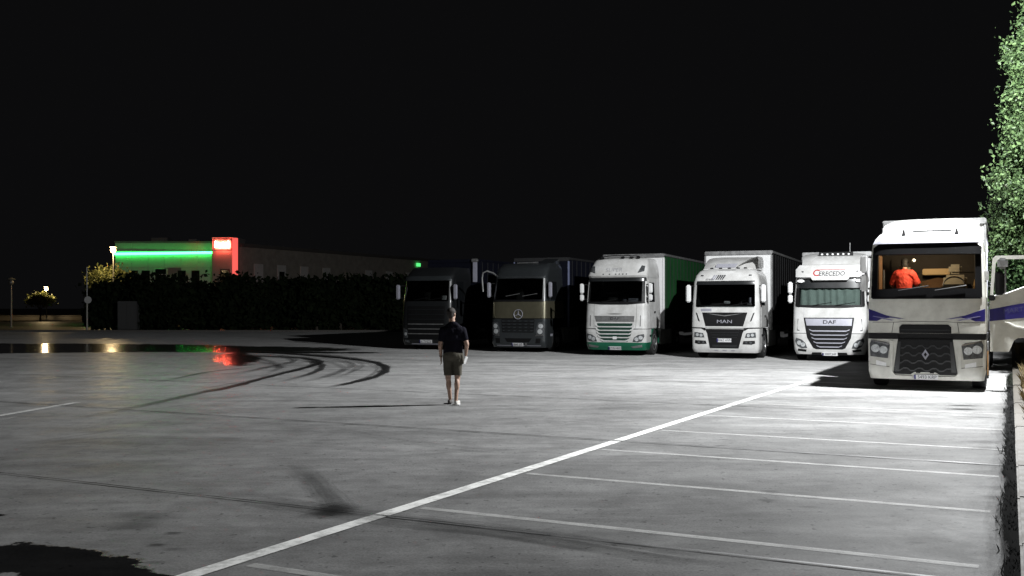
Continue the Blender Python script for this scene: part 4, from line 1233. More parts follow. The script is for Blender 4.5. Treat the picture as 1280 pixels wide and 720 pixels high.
    for pts, w, st, fd in (
            ([(60, 531), (110, 521), (160, 512), (249, 492), (289, 484), (338, 471), (375, 462), (395, 456), (399, 452), (380, 448), (340, 446), (300, 444)], .95, .9, (.35, .1)),
            ([(330, 482), (362, 475), (390, 467), (402, 460), (398, 454), (370, 451)], .8, .85, (.4, .15)),
            ([(169, 482), (213, 475), (258, 466), (300, 461), (330, 458)], .8, .7, (.4, .3)),
            ([(404, 486), (425, 482), (444, 478), (470, 471), (481, 464), (480, 458), (465, 452.5), (430, 448), (390, 444.5), (340, 441), (300, 439)], 1.0, .95, (.15, .05)),
            ([(330, 488), (375, 479), (410, 471), (428, 464), (424, 457), (400, 451), (360, 447)], .7, .5, (.4, .15)),
            ([(400, 478), (425, 472), (440, 465), (445, 458), (432, 452), (400, 447)], .6, .5, (.4, .15)),
            ([(415, 474), (436, 467), (452, 460), (450, 454), (425, 448)], .5, .5, (.4, .2)),
            ([(300, 443), (330, 450), (350, 458), (338, 466), (310, 474)], .8, .6, (.1, .4)),
            ([(300, 449), (340, 456), (360, 461)], .7, .6, (.2, .3)),
            ([(190, 523), (250, 519), (311, 515)], .5, .45, (.4, .4)),
            ([(395, 443), (440, 450), (480, 458), (520, 460), (560, 462)], .5, .4, (.3, .5)),
            ([(380, 527), (460, 545), (560, 560), (650, 565), (760, 556)], .35, .40, (.3, .3)),
            ([(420, 575), (520, 568), (640, 562), (700, 566)], .32, .35, (.3, .3)),
            ([(470, 660), (560, 640), (690, 628), (760, 672)], .0, .0, (.3, .3)),
            ([(500, 655), (620, 668), (760, 690), (900, 712)], .22, .5, (.2, .2)),
            ([(350, 570), (385, 595), (415, 625), (435, 645)], .7, .6, (.4, .2)),
            ([(385, 648), (420, 640), (455, 634)], .8, .85, (.4, .4)),
            ([(220, 612), (330, 628), (450, 646), (600, 664)], .5, .6, (.4, .2)),
            ([(520, 655), (640, 668), (800, 690), (980, 712)], .4, .6, (.1, .3)),
            ([(140, 664), (185, 655), (235, 650)], .5, .5, (.4, .4)),
            ([(640, 475), (760, 462), (880, 452)], .7, .35, (.3, .3)),
            ([(600, 492), (720, 480), (860, 468), (960, 458)], .6, .30, (.3, .3)),
            ([(250, 471), (300, 467), (340, 459), (368, 452), (352, 446), (310, 443)], .9, .7, (.3, .1)),
            ([(290, 474), (335, 470), (372, 463), (392, 456), (384, 449), (345, 445)], .7, .75, (.3, .1)),
            ([(345, 484), (395, 475), (418, 468), (438, 460), (436, 454), (408, 449), (370, 444)], .8, .55, (.3, .1)),
            ([(430, 482), (452, 476), (468, 468), (472, 460), (455, 453.5), (420, 448.5)], .5, .55, (.3, .2)),
            ([(310, 440), (360, 442.5), (410, 446), (450, 450.5), (478, 456)], 1.3, .85, (.1, .3)),
            ([(300, 446), (350, 448), (400, 451), (440, 456)], 1.2, .55, (.2, .4)),
            ([(320, 452), (360, 455), (400, 461), (420, 466)], 1.0, .45, (.2, .4)),
            ([(215, 497), (262, 487), (310, 478), (350, 470)], .5, .5, (.4, .3)),
            ([(100, 521), (150, 519), (215, 512), (268, 503)], .5, .35, (.4, .3)),
            ([(20, 560), (70, 553), (120, 546), (150, 541)], .35, .45, (.4, .3)),
            ([(0, 612), (60, 606), (140, 602)], .3, .3, (.3, .3)),
            ([(600, 505), (690, 512), (790, 509), (880, 500)], .45, .35, (.3, .3)),
            ([(660, 470), (760, 475), (850, 471)], .7, .4, (.3, .3)),
            ([(700, 455), (800, 459), (930, 453)], .9, .4, (.3, .3)),
            ([(820, 640), (960, 655), (1100, 660)], .35, .2, (.3, .3)),
            ([(900, 515), (1010, 503), (1060, 499), (1160, 497)], .4, .25, (.3, .3)),
            ([(800, 497), (900, 487), (980, 478)], .5, .25, (.3, .3))):
        if w > 0:
            track(pts, w, st, .016 + .0012 * k, fd)
            k += 1
    # oil spots, and soft shade painted as dark patches near the kerb
    for (x, y, w, ln, st) in ((1185, 480, .0, 0, 0), (1175, 483, .0, 0, 0), (1180, 497, .45, .6, .6), (1203, 512, .5, .9, .9), (1225, 522, .4, .5, .5), (963, 624, .25, .25, .6), (1015, 632, .14, .3, .5),
                            (180, 655, .55, .9, .6), (217, 678, .16, .22, .8), (217, 699, .14, .25, .6), (905, 557, .12, .3, .8), (1230, 560, .6, .7, .6), (1228, 590, .5, .7, .5), (1150, 675, .12, .2, .4), (1250, 620, .4, .5, .6)):
        if w > 0:
            x0, y0 = px(x, y)
            track([(x - 640 + 640 - ln * 1265 / y0 / 2, y), (x, y - .6), (x + ln * 1265 / y0 / 2, y)], w, st, .016 + .0012 * k, (.4, .4), 'oil_shade_stain')
            k += 1

    # kerb of separate stones, verge behind it
    km = mat("kerb_concrete", (.075, .067, .055), .85, var=.3, scale=5, bump=.3)
    kb = kind(empty('kerb', (0, 0, 0)), 'structure')
    k0 = Vector(px(1272, 640)) ; kd = Vector((math.sin(R(26.2)), math.cos(R(26.2)))); kq = Vector((kd.y, -kd.x))
    for q, w_, st in ((.0, .20, 1.0), (-.04, .22, .8), (-.12, .30, .45), (-.26, .40, .2)):
        pts = [k0 + kd * t + kq * (q + .05 * mnoise.noise(Vector((t * .7, q * 9, 0)))) for t in np.linspace(-3.5, 16, 26)]
        track([(640 + 1265 * p.x / p.y, 385 + 1265 * 1.82 / p.y) for p in pts], w_ * 2.2, st, .016 + .0012 * k, (.02, .1), 'kerb_dirt'); k += 1
    first = None
    ang = -R(26.2)
    for i in range(-3, 24):
        p = k0 + kd * i * 2.0
        if first is None:
            bm = bmesh.new(); box(bm, 0, .16, 0.003, 1.997, -.2, .14, .018)
            first = finish(bm, 'kerb_stone', km, kb, (p.x, p.y, 0)); first.rotation_euler = (0, 0, ang)
        else:
            share(first, 'kerb_stone', kb, (p.x, p.y, .006 * mnoise.noise(Vector((i * .7, 0, 0)))), (0, 0, ang + .006 * mnoise.noise(Vector((i * 1.3, 2, 0)))))
    # verge sheet
    a = k0 - kd * 5 + kq * .17; b_ = k0 + kd * 46 + kq * .17
    bm = bmesh.new()
    rows = []
    for i in range(52):
        p = a + (b_ - a) * i / 51
        rows.append([bm.verts.new((p.x + kq.x * t, p.y + kq.y * t, .10 + .05 * mnoise.noise(Vector((p.x, p.y, t))) + .02 * (t > 0))) for t in (0, .4, 1, 2, 4, 8, 20)])
    for r0, r1 in zip(rows, rows[1:]):
        for i in range(6):
            bm.faces.new((r0[i], r0[i + 1], r1[i + 1], r1[i]))
    kind(finish(bm, 'verge', soil), 'structure')
    # weeds at the kerb foot and dry grass on the verge
    def blades(name, spots, hmin, hmax, m, seed):
        rr = random.Random(seed)
        vs, fs = [], []
        for (x, y, z) in spots:
            for _ in range(14):
                a_ = rr.uniform(0, 6.28); h = rr.uniform(hmin, hmax); ln = rr.uniform(.2, .8) * h
                bx, by = x + rr.gauss(0, .03), y + rr.gauss(0, .03)
                wx, wy = -math.sin(a_) * .006, math.cos(a_) * .006
                i = len(vs)
                vs += [(bx - wx, by - wy, z), (bx + wx, by + wy, z), (bx + wx * .8 + math.cos(a_) * ln * .4, by + wy * .8 + math.sin(a_) * ln * .4, z + h * .6), (bx + math.cos(a_) * ln, by + math.sin(a_) * ln, z + h)]
                fs += [(i, i + 1, i + 2), (i, i + 2, i + 3)]
        me = bpy.data.meshes.new(name); me.from_pydata(vs, [], fs); me.materials.append(m)
        o = bpy.data.objects.new(name, me); COL.objects.link(o); return kind(o, 'stuff')
    rr = random.Random(3)
    sp = []
    for _ in range(900):
        t = rr.uniform(-3, 20); dens = mnoise.noise(Vector((t * .9, 1, 0)))
        if dens < -.05 - .3 * rr.random(): continue
        p = k0 + kd * t - kq * abs(rr.gauss(.0, .035)); sp.append((p.x, p.y, 0))
    blades('weeds', sp, .03, .11, mat("weed_leaf", (.010, .014, .007), .8, var=.4), 5)
    sp = []
    for _ in range(1400):
        t = rr.uniform(0, 40); q = rr.uniform(.2, 3.5)
        p = k0 + kd * t + kq * q; sp.append((p.x, p.y, .09))
    blades('dry_grass', sp, .08, .32, mat("straw", (.26, .20, .10), .9, var=.5), 6)

# ------------------------------------------------------------------ foliage
def leaf_mat(name, a, b_):
    m, nt, b = newmat(name)
    oi = N(nt, "ShaderNodeNewGeometry")
    rp = N(nt, "ShaderNodeValToRGB")
    rp.color_ramp.elements[0].color = (*a, 1); rp.color_ramp.elements[1].color = (*b_, 1)
    nt.links.new(oi.outputs["Random Per Island"], rp.inputs[0])
    nt.links.new(rp.outputs[0], b.inputs["Base Color"])
    b.inputs["Roughness"].default_value = .5 if b_[1] > .06 else .95
    b.inputs["Specular IOR Level"].default_value = .25 if b_[1] > .06 else .1
    tl = N(nt, "ShaderNodeBsdfTranslucent"); nt.links.new(rp.outputs[0], tl.inputs[0])
    mx = N(nt, "ShaderNodeMixShader"); mx.inputs[0].default_value = .22
    nt.links.new(b.outputs[0], mx.inputs[1]); nt.links.new(tl.outputs[0], mx.inputs[2])
    nt.links.new(mx.outputs[0], nt.nodes["Material Output"].inputs[0])
    return m

def leaves(name, pts, size, m, parent, seed, jit=.35, flat=.0):
    """pts (n,3) positions; each a folded four-sided leaf"""
    g = np.random.default_rng(seed)
    n = len(pts)
    d = g.normal(size=(n, 3)); d[:, 2] -= .35; d /= np.linalg.norm(d, axis=1)[:, None]
    u = g.normal(size=(n, 3)); u -= (u * d).sum(1)[:, None] * d; u /= np.linalg.norm(u, axis=1)[:, None]
    nn = np.cross(d, u)
    s = size * (1 + jit * g.normal(size=n)).clip(.45, 1.9)[:, None]
    P = np.asarray(pts)
    v = np.stack([P - d * s * .5, P + u * s * .33 + nn * s * .1, P + d * s * .55, P - u * s * .33 + nn * s * .1], 1).reshape(-1, 3)
    f = np.arange(n * 4).reshape(-1, 4)
    f = np.concatenate([f[:, [0, 1, 2]], f[:, [0, 2, 3]]])
    me = bpy.data.meshes.new(name)
    me.from_pydata(v.tolist(), [], f.tolist())
    me.materials.append(m)
    o = bpy.data.objects.new(name, me); COL.objects.link(o)
    o.parent = parent
    return o

BARK = mat("bark", (.09, .075, .06), .9, var=.4, scale=12, bump=.5)

def tall_tree(x, y, label, h=15.5, seed=1):
    root = tag(empty('poplar_tree', (x, y, .08)), label, 'tree')
    g = np.random.default_rng(seed)
    bm = bmesh.new()
    tube(bm, [(0, 0, -.1), (.03, .02, 1.5), (-.03, .04, 5), (.03, 0, 10), (0, 0, h - .8)], [.20, .16, .12, .07, .015], 10)
    cl = []
    for k in range(78):
        t = k / 77
        z = .7 + (h - 1.4) * t
        rad = (1.25 + .35 * math.sin(min(1, t * 2.6) * math.pi / 2)) * (1 - max(0, t - .20) / .80) ** 1.25 + .12
        rad *= .78 + .42 * g.random()
        for q in range(4 if t < .8 else 2):
            a = g.uniform(0, 2 * math.pi)
            ln = rad * g.uniform(.55, 1.08)
            tip = (math.cos(a) * ln, math.sin(a) * ln, z + ln * g.uniform(.45, .95))
            if q < 2:
                tube(bm, [(0, 0, z), (tip[0] * .5, tip[1] * .5, z + (tip[2] - z) * .35), tip], [.035, .022, .006], 5)
            for f in (.45, .72, .95, 1.0):
                cl.append((tip[0] * f, tip[1] * f, z + (tip[2] - z) * f, .20 + .12 * g.random()))
    finish(bm, 'trunk', BARK, root)
    pts = []
    for cx, cy, cz, r in cl:
        n = int(g.integers(110, 220))
        q = g.normal(size=(n, 3)) * np.array([r * .62, r * .62, r * .8])
        pts.append(q + np.array([cx, cy, cz]))
    pts = np.concatenate(pts)
    leaves('crown', pts, .092, leaf_mat("poplar_leaf", (.017, .034, .013), (.088, .140, .054)), root, seed + 5)
    return root

def bush_points(g, n, c, r, lumps=14):
    out = []
    for _ in range(lumps):
        d = g.normal(size=3); d /= np.linalg.norm(d); d[2] = abs(d[2]) * .9 - .15
        cc = np.array(c) + d * np.array(r) * g.uniform(.45, .85)
        q = g.normal(size=(n // lumps, 3)) * np.array(r) * .24
        out.append(q + cc)
    return np.concatenate(out)

def small_tree(name, x, y, h, rad, label, m, seed, group=None, size=.22, n=2600):
    root = tag(empty(name, (x, y, 0)), label, 'tree', group)
    g = np.random.default_rng(seed)
    bm = bmesh.new()
    tube(bm, [(0, 0, -.1), (.04, 0, h * .35), (0, .05, h * .7)], [.13, .10, .04], 8)
    for k in range(6):
        a = k * 1.05 + g.random()
        tube(bm, [(0, 0, h * .35), (math.cos(a) * rad * .4, math.sin(a) * rad * .4, h * .58), (math.cos(a) * rad * .75, math.sin(a) * rad * .75, h * .75)], [.05, .03, .01], 5)
    finish(bm, 'trunk', BARK, root)
    leaves('crown', bush_points(g, n, (0, 0, h * .68), (rad, rad, h * .30), 22), size, m, root, seed + 1)
    return root

def background():
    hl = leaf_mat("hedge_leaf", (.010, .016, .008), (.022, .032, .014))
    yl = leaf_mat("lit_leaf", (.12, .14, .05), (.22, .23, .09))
    # hedge trees in front of the hotel: each its own crown
    g = np.random.default_rng(4)
    names = ["leftmost of the hedge trees, beside the thin post", None]
    nb = 15
    for i in range(nb):
        t = i / (nb - 1)
        x = -32.1 + 23.6 * t
        y = 80.2 + 1.2 * math.sin(i * 1.7)
        h = 3.95 + .28 * math.sin(i * 2.3) - .35 * (i in (0, 4, 5, 9))
        root = empty('hedge_tree', (x, y, 0))
        if i == 0: lab = "dark hedge tree at the left end of the row, under the street lamp"
        elif i == nb - 1: lab = "dark hedge tree at the right end of the row, beside the black lorry"
        else: lab = "dark hedge tree, %s from the left in the unlit row before the hotel" % ("first second third fourth fifth sixth seventh eighth ninth tenth eleventh twelfth thirteenth fourteenth".split()[i])
        tag(root, lab, 'tree', "unlit hedge trees in front of the hotel")
        bm = bmesh.new(); tube(bm, [(0, 0, -.1), (.05, 0, 2), (0, .1, 4)], [.12, .09, .03], 7); finish(bm, 'trunk', BARK, root)
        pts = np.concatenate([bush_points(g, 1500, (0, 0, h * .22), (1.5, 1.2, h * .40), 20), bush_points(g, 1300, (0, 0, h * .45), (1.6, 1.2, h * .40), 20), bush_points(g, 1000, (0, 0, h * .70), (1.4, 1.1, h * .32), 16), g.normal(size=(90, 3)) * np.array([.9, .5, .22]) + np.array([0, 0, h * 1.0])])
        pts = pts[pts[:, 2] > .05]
        leaves('crown', pts, .42, hl, root, 40 + i)
    # the two street lamps that shine, and the trees they light
    pole = mat("lamp_post_paint", (.35, .34, .30), .5, metal=.3)
    def street_lamp(x, y, h, label, glow, watts, col, lit=True, arm=.5):
        root = tag(empty('street_lamp', (x, y, 0)), label, 'street lamp')
        bm = bmesh.new(); tube(bm, [(0, 0, 0), (0, 0, .8), (0, 0, h)], [.09, .08, .045], 8); finish(bm, 'pole', pole, root)
        mkbox('pole_foot', pole, root, -.16, .16, -.16, .16, -.02, .05, bev=.01)
        bm = bmesh.new(); lathe(bm, [(.05, h + .22), (.34, h + .30), (.36, h + .34), (.10, h + .46)], 14, 'Z'); finish(bm, 'lamp_cap', pole, root)
        bm = bmesh.new(); bmesh.ops.create_uvsphere(bm, u_segments=14, v_segments=10, radius=.26, matrix=Matrix.Translation((0, -.06, h + .02)))
        finish(bm, 'lamp_globe', glow, root)
        if lit:
            ld = bpy.data.lights.new('street_light', 'POINT'); ld.energy = watts; ld.color = col; ld.shadow_soft_size = .25
            lo = bpy.data.objects.new('street_light', ld); COL.objects.link(lo); lo.parent = root; lo.location = (0, -.5, h - .05)
        return root
    warm = emit("warm_lamp_globe", (1, .66, .28), 20)
    street_lamp(-39.0, 99.0, 7.45, "lit street lamp above the yellowish tree, left of the green neon", warm, 900, (1, .72, .36))
    street_lamp(-69.0, 150, 4.6, "far lit street lamp with a small tree under it, at the left", warm, 1100, (1, .74, .38))
    street_lamp(-47.0, 95, 4.2, "unlit lamp post at the far left edge of the lot", M['steel'], 0, (1, 1, 1), lit=False)
    small_tree('street_tree', -40.2, 100.4, 6.5, 2.2, "yellow-lit bushy tree under the lit street lamp", yl, 71, size=.30)
    small_tree('street_tree', -69.2, 148.4, 4.1, 1.7, "small tree lit by the far street lamp at left", yl, 73, size=.36)
    # thin white post with a round head
    p = tag(empty('sign_post', (-33.0, 78.6, 0)), "thin pale sign post at the left end of the hedge trees", 'sign post')
    bm = bmesh.new(); tube(bm, [(0, 0, 0), (0, 0, 2.6)], .06, 8); finish(bm, 'post', mat("pale_post_paint", (.6, .58, .52), .5), p)
    bm = bmesh.new(); bmesh.ops.create_cone(bm, cap_ends=True, segments=18, radius1=.28, radius2=.28, depth=.04, matrix=Matrix.Translation((.1, -.08, 2.45)) @ Matrix.Rotation(R(90), 4, 'X')); finish(bm, 'sign_disc', M['plastic_white'], p)
    bm = bmesh.new(); tube(bm, [(-.02, 0, 5.0), (.0, 0, 2.6)], .035, 6); finish(bm, 'upper_post', M['steel'], p)
    # grey cabinet before the hedge
    cb = tag(empty('utility_cabinet', (-29.8, 78.3, 0)), "grey utility cabinet standing before the dark hedge trees", 'cabinet')
    gm = mat("cabinet_grey", (.09, .09, .09), .6)
    mkbox('cabinet_body', gm, cb, -.75, .75, 0, .7, .15, 2.35, bev=.04)
    mkbox('cabinet_foot', M['chassis'], cb, -.7, .7, .05, .65, -.02, .149, bev=.01)
    mkbox('cabinet_door', gm, cb, -.70, -.02, -.03, -.002, .25, 2.2, bev=.01)
    mkbox('cabinet_door', gm, cb, .02, .70, -.03, -.002, .25, 2.2, bev=.01)
    # road at left, its kerb and low wall
    am = mat("asphalt", (.13, .12, .11), .55, var=.3, scale=1.5)
    me = bpy.data.meshes.new('far_road'); me.from_pydata([(-160, 104, .006), (-39, 104, .006), (-39, 134, .006), (-160, 134, .006)], [], [(0, 1, 2, 3)]); me.materials.append(am)
    kind_o = bpy.data.objects.new('road', me); COL.objects.link(kind_o); kind(kind_o, 'structure')
    kc = mat("far_kerb_stone", (.16, .15, .14), .85)
    bm = bmesh.new(); box(bm, -160, -3, 77.5, 77.8, -.05, .13, .02); kind(finish(bm, 'kerb', kc), 'structure')
    me = bpy.data.meshes.new('forecourt'); me.from_pydata([(-160, 77.8, .0), (60, 77.8, .0), (60, 104, .0), (-160, 104, .0)], [], [(0, 1, 2, 3)]); me.materials.append(am)
    o = bpy.data.objects.new('forecourt', me); COL.objects.link(o); kind(o, 'structure')
    wl = tag(empty('low_wall', (-92, 152, 0)), "long low wall along the far road at left", 'wall')
    bm = bmesh.new(); box(bm, -40, 32, 0, .3, -.05, .62, .03); finish(bm, 'wall_body', kc, wl)
    bm = bmesh.new(); box(bm, -40, 32, -.05, .35, .622, .72, .02); finish(bm, 'coping', mat("coping_stone", (.16, .15, .14), .8), wl)
    # hotel: green neon front, red tower, long wing
    ht = tag(empty('hotel_building', (-33.0, 118, 0)), "two-storey hotel with green neon tube and red glowing corner tower", 'building')
    rend = mat("hotel_render", (.30, .29, .27), .85, var=.12, scale=.7, bump=.1)
    dk = mat("dark_window", (.01, .011, .012), .1, var=.05)
    panel = mat("facade_panel", (.60, .62, .58), .5, var=.08)
    # front block: x -13.3..-1.8, tower -1.8..1.3
    mkbox('front_block', rend, ht, -13.4, -1.75, 0.2, 4, -.1, 9.45, bev=.03)
    x = -13.3
    while x < -2.0:
        for z0, z1 in ((.1, 3.4), (3.42, 6.5), (6.52, 9.4)):
            if not (-9.0 < x < -7.2 and 3.0 < z0 < 6.5):
                mkbox('facade_panel', panel, ht, x, x + 1.9, .10, .19, z0, z1, bev=.015)
        x += 1.92
    mkbox('parapet', mat("parapet_metal", (.22, .22, .22), .5), ht, -13.45, -1.73, .06, 4.1, 9.452, 9.62, bev=.02)
    wf = mkbox('window_frame', M['plastic_white'], ht, -8.75, -7.2, .05, .16, 4.3, 6.4, bev=.02)
    for zz in (4.4, 5.1, 5.78):
        mkbox('window_pane', dk, wf, -8.62, -7.33, .03, .049, zz, zz + .6, bev=.0)
    gt = bmesh.new(); tube(gt, [(-13.3, -.02, 8.12), (-1.8, -.02, 8.28)], .12, 8)
    nt_ = finish(gt, 'neon_tube', emit("green_neon", (.03, 1.0, .12), 19), ht)
    gt = bmesh.new(); box(gt, -13.3, -1.8, .0, .09, 8.42, 8.47, 0); finish(gt, 'tube_bracket', M['steel'], ht)
    for x_ in (-11.6, -10.2, -6.0, -4.4):
        w_ = mkbox('window_frame', M['chassis'], ht, x_, x_ + .95, .05, .098, 4.4, 6.2, bev=.015)
        mkbox('window_pane', dk, w_, x_ + .08, x_ + .87, .03, .048, 4.48, 6.12, bev=0)
    mkbox('roof_unit', M['steel'], ht, -9.5, -7.6, 1.2, 2.8, 9.622, 10.1, bev=.05)
    mkbox('roof_unit', M['steel'], ht, -5.2, -4.2, 1.4, 2.6, 9.622, 9.95, bev=.05)
    # tower
    red = mat("tower_cladding", (.40, .36, .34), .5, var=.1)
    mkbox('tower', red, ht, -1.72, 1.05, -.9, 3.2, -.1, 9.85, bev=.04)
    mkbox('tower_fin', emit("red_fin_glow", (1, .13, .11), 1.0), ht, .72, 1.30, -1.25, -.92, 3.6, 9.9, bev=.02)
    mkbox('tower_cap', red, ht, -1.75, 1.08, -.94, 3.25, 9.852, 10.0, bev=.02)
    rg = emit("red_letter_glow", (1, .16, .10), 190)
    sgn = mkbox('sign_board', red, ht, -1.45, .55, -1.02, -.905, 8.55, 9.75, bev=.03)
    vs, fs = text_verts("hotel", .95, 0, .03)
    bm = bmesh.new()
    vv = [bm.verts.new((-.45 + u * .82, -1.30, 9.13 + v)) for u, v in vs]
    for f in fs:
        try: bm.faces.new([vv[i] for i in f])
        except ValueError: pass
    bmesh.ops.solidify(bm, geom=bm.faces[:], thickness=.06)
    finish(bm, 'sign_letters', rg, sgn, smooth=False)
    tw = mkbox('window_frame', M['chassis'], ht, -.75, .35, -.96, -.905, 3.3, 6.3, bev=.02)
    for zz in (3.4, 4.85):
        mkbox('window_pane', dk, tw, -.65, .25, -.985, -.962, zz, zz + 1.3, bev=0)
    # wing receding along the lot
    a = Vector((-31.9, 118.6)); d = Vector((math.sin(R(27)), math.cos(R(27))))
    wg = tag(empty('hotel_wing', (a.x, a.y, 0), -R(27)), "long unlit brick wing of the hotel with pale shuttered windows", 'building')
    wm = mat("wing_brick", (.42, .38, .33), .9, var=.25, scale=1.2)
    mkbox('wing_wall', wm, wg, -9, 0, 0, 46, -.1, 9.0, bev=.02)
    mkbox('roof', mat("roof_sheet", (.13, .12, .11), .8), wg, -9.3, .35, -.1, 46.2, 9.002, 9.4, bev=.03)
    sh = mat("pale_shutter", (.75, .73, .70), .7)
    yy = [2.4, 6.6, 11.0, 15.6, 20.5, 25.2, 30.3, 35.6, 40.5]
    for i, q in enumerate(yy):
        wfm = mkbox('window', sh if i != 4 else wm, wg, .002, .10, q, q + 1.6, 4.2, 7.1, bev=.02)
        mkbox('sill', kc, wfm, .103, .22, q - .12, q + 1.72, 4.06, 4.19, bev=.01)
        if i in (1, 5):
            mkbox('pane', dk, wfm, .103, .14, q + .3, q + 1.25, 4.5, 6.3, bev=0)
        for zz in (1.0,):
            wf2 = mkbox('window', dk, wg, .002, .06, q, q + 1.6, zz, 3.1, bev=.02)
    es = mkbox('exit_sign', emit("green_sign_glow", (.12, 1, .25), 1.1), wg, .15, .3, 38.2, 39.2, 8.1, 8.6, bev=.02)

# ------------------------------------------------------------------ flood lamp mast
def flood_lamp():
    x, y, z = LAMP_P
    root = tag(empty('flood_lamp', (x + .95, y + .25, .08)), "tall mast with a lit white flood lamp standing behind the kerb", 'lamp mast')
    bm = bmesh.new(); tube(bm, [(0, 0, -.1), (0, 0, 4), (0, 0, z + .5)], [.11, .09, .06], 12); finish(bm, 'mast', M['steel'], root)
    bm = bmesh.new(); tube(bm, [(0, 0, z + .45), (-.5, -.12, z + .5), (-.95, -.25, z + .42)], .035, 8); finish(bm, 'arm', M['steel'], root)
    h = mkbox('lamp_head', M['steel'], root, -1.3, -.6, -.45, -.05, z + .20, z + .33, bev=.04)
    mkbox('lamp_face', emit("flood_glow", (.95, 1, .98), 30), h, -1.26, -.64, -.42, -.08, z + .175, z + .198, bev=0)
    ld = bpy.data.lights.new('flood_light', 'POINT'); ld.energy = LAMP_W; ld.color = (.97, .99, 1); ld.shadow_soft_size = .12
    lo = bpy.data.objects.new('flood_light', ld); COL.objects.link(lo); lo.parent = root; lo.location = (-.95, -.25, z - .08)
    sd = bpy.data.lights.new('flood_boost', 'SPOT'); sd.energy = LAMP_W * .74; sd.color = (.97, .985, 1); sd.shadow_soft_size = .12; sd.spot_size = R(52); sd.spot_blend = 1  # extra spot added in the lamp head to brighten the ground ahead
    so = bpy.data.objects.new('flood_boost', sd); COL.objects.link(so); so.parent = root; so.location = (-.95, -.25, z - .09)
    aim = Vector((5.0, 13.4, 0)) - Vector(LAMP_P)
    so.rotation_euler = aim.to_track_quat('-Z', 'Y').to_euler()

# ------------------------------------------------------------------ people
def capsule(bm, a, b, ra, rb, n=14, sq=(1, 1)):
    a, b = Vector(a), Vector(b)
    d = (b - a)
    L = d.length
    d = d.normalized() if L > 1e-6 else Vector((0, 0, 1))
    u = d.cross(Vector((0, 1, 0)))
    if u.length < .05: u = d.cross(Vector((1, 0, 0)))
    u.normalize(); w = d.cross(u)
    prof = []
    for k in range(5):
        t = math.pi / 2 * k / 4
        prof.append((a - d * ra * math.cos(t), ra * math.sin(t)))
    for k in range(5):
        t = math.pi / 2 * k / 4
        prof.append((b + d * rb * math.sin(t), rb * math.cos(t)))
    rings = []
    for c, r in prof:
        r = max(r, 1e-4)
        rings.append([bm.verts.new(c + u * math.cos(2 * math.pi * k / n) * r * sq[0] + w * math.sin(2 * math.pi * k / n) * r * sq[1]) for k in range(n)])
    for i in range(len(rings) - 1):
        for k in range(n):
            bm.faces.new((rings[i][k], rings[i][(k + 1) % n], rings[i + 1][(k + 1) % n], rings[i + 1][k]))
    bm.faces.new(rings[0][::-1]); bm.faces.new(rings[-1])

def ellipsoid(bm, c, r, rot=None, n=18):
    m = Matrix.Translation(c)
    if rot: m = m @ rot
    m = m @ Matrix.Diagonal((*r, 1))
    bmesh.ops.create_uvsphere(bm, u_segments=n, v_segments=n // 2 + 2, radius=1, matrix=m)

def fused(bm, name, m, parent, voxel=.012, smooth=3, cut_below=None, cut_above=None, wrinkle=0.0):
    """one continuous surface out of overlapping volumes"""
    bmesh.ops.recalc_face_normals(bm, faces=bm.faces[:])
    me = bpy.data.meshes.new(name); bm.to_mesh(me); bm.free()
    o = bpy.data.objects.new(name, me); COL.objects.link(o)
    md = o.modifiers.new("r", 'REMESH'); md.mode = 'VOXEL'; md.voxel_size = voxel
    dg = bpy.context.evaluated_depsgraph_get()
    me2 = bpy.data.meshes.new_from_object(o.evaluated_get(dg))
    bpy.data.objects.remove(o)
    b2 = bmesh.new(); b2.from_mesh(me2); bpy.data.meshes.remove(me2)
    for _ in range(smooth):
        bmesh.ops.smooth_vert(b2, verts=b2.verts[:], factor=.5, use_axis_x=True, use_axis_y=True, use_axis_z=True)
    for z, keep in ((cut_below, 'above'), (cut_above, 'below')):
        if z is not None:
            bmesh.ops.bisect_plane(b2, geom=b2.verts[:] + b2.edges[:] + b2.faces[:], plane_co=(0, 0, z), plane_no=(0, 0, 1), clear_inner=keep == 'above', clear_outer=keep == 'below')
    if wrinkle:
        for v in b2.verts:
            n_ = mnoise.noise(Vector((v.co.x * 14, v.co.y * 14, v.co.z * 6))) + .5 * mnoise.noise(Vector((v.co.x * 30 + v.co.z * 12, v.co.y * 30, v.co.z * 16)))
            v.co += v.normal * wrinkle * n_
    return finish(b2, name, m, parent, crease=1.2)

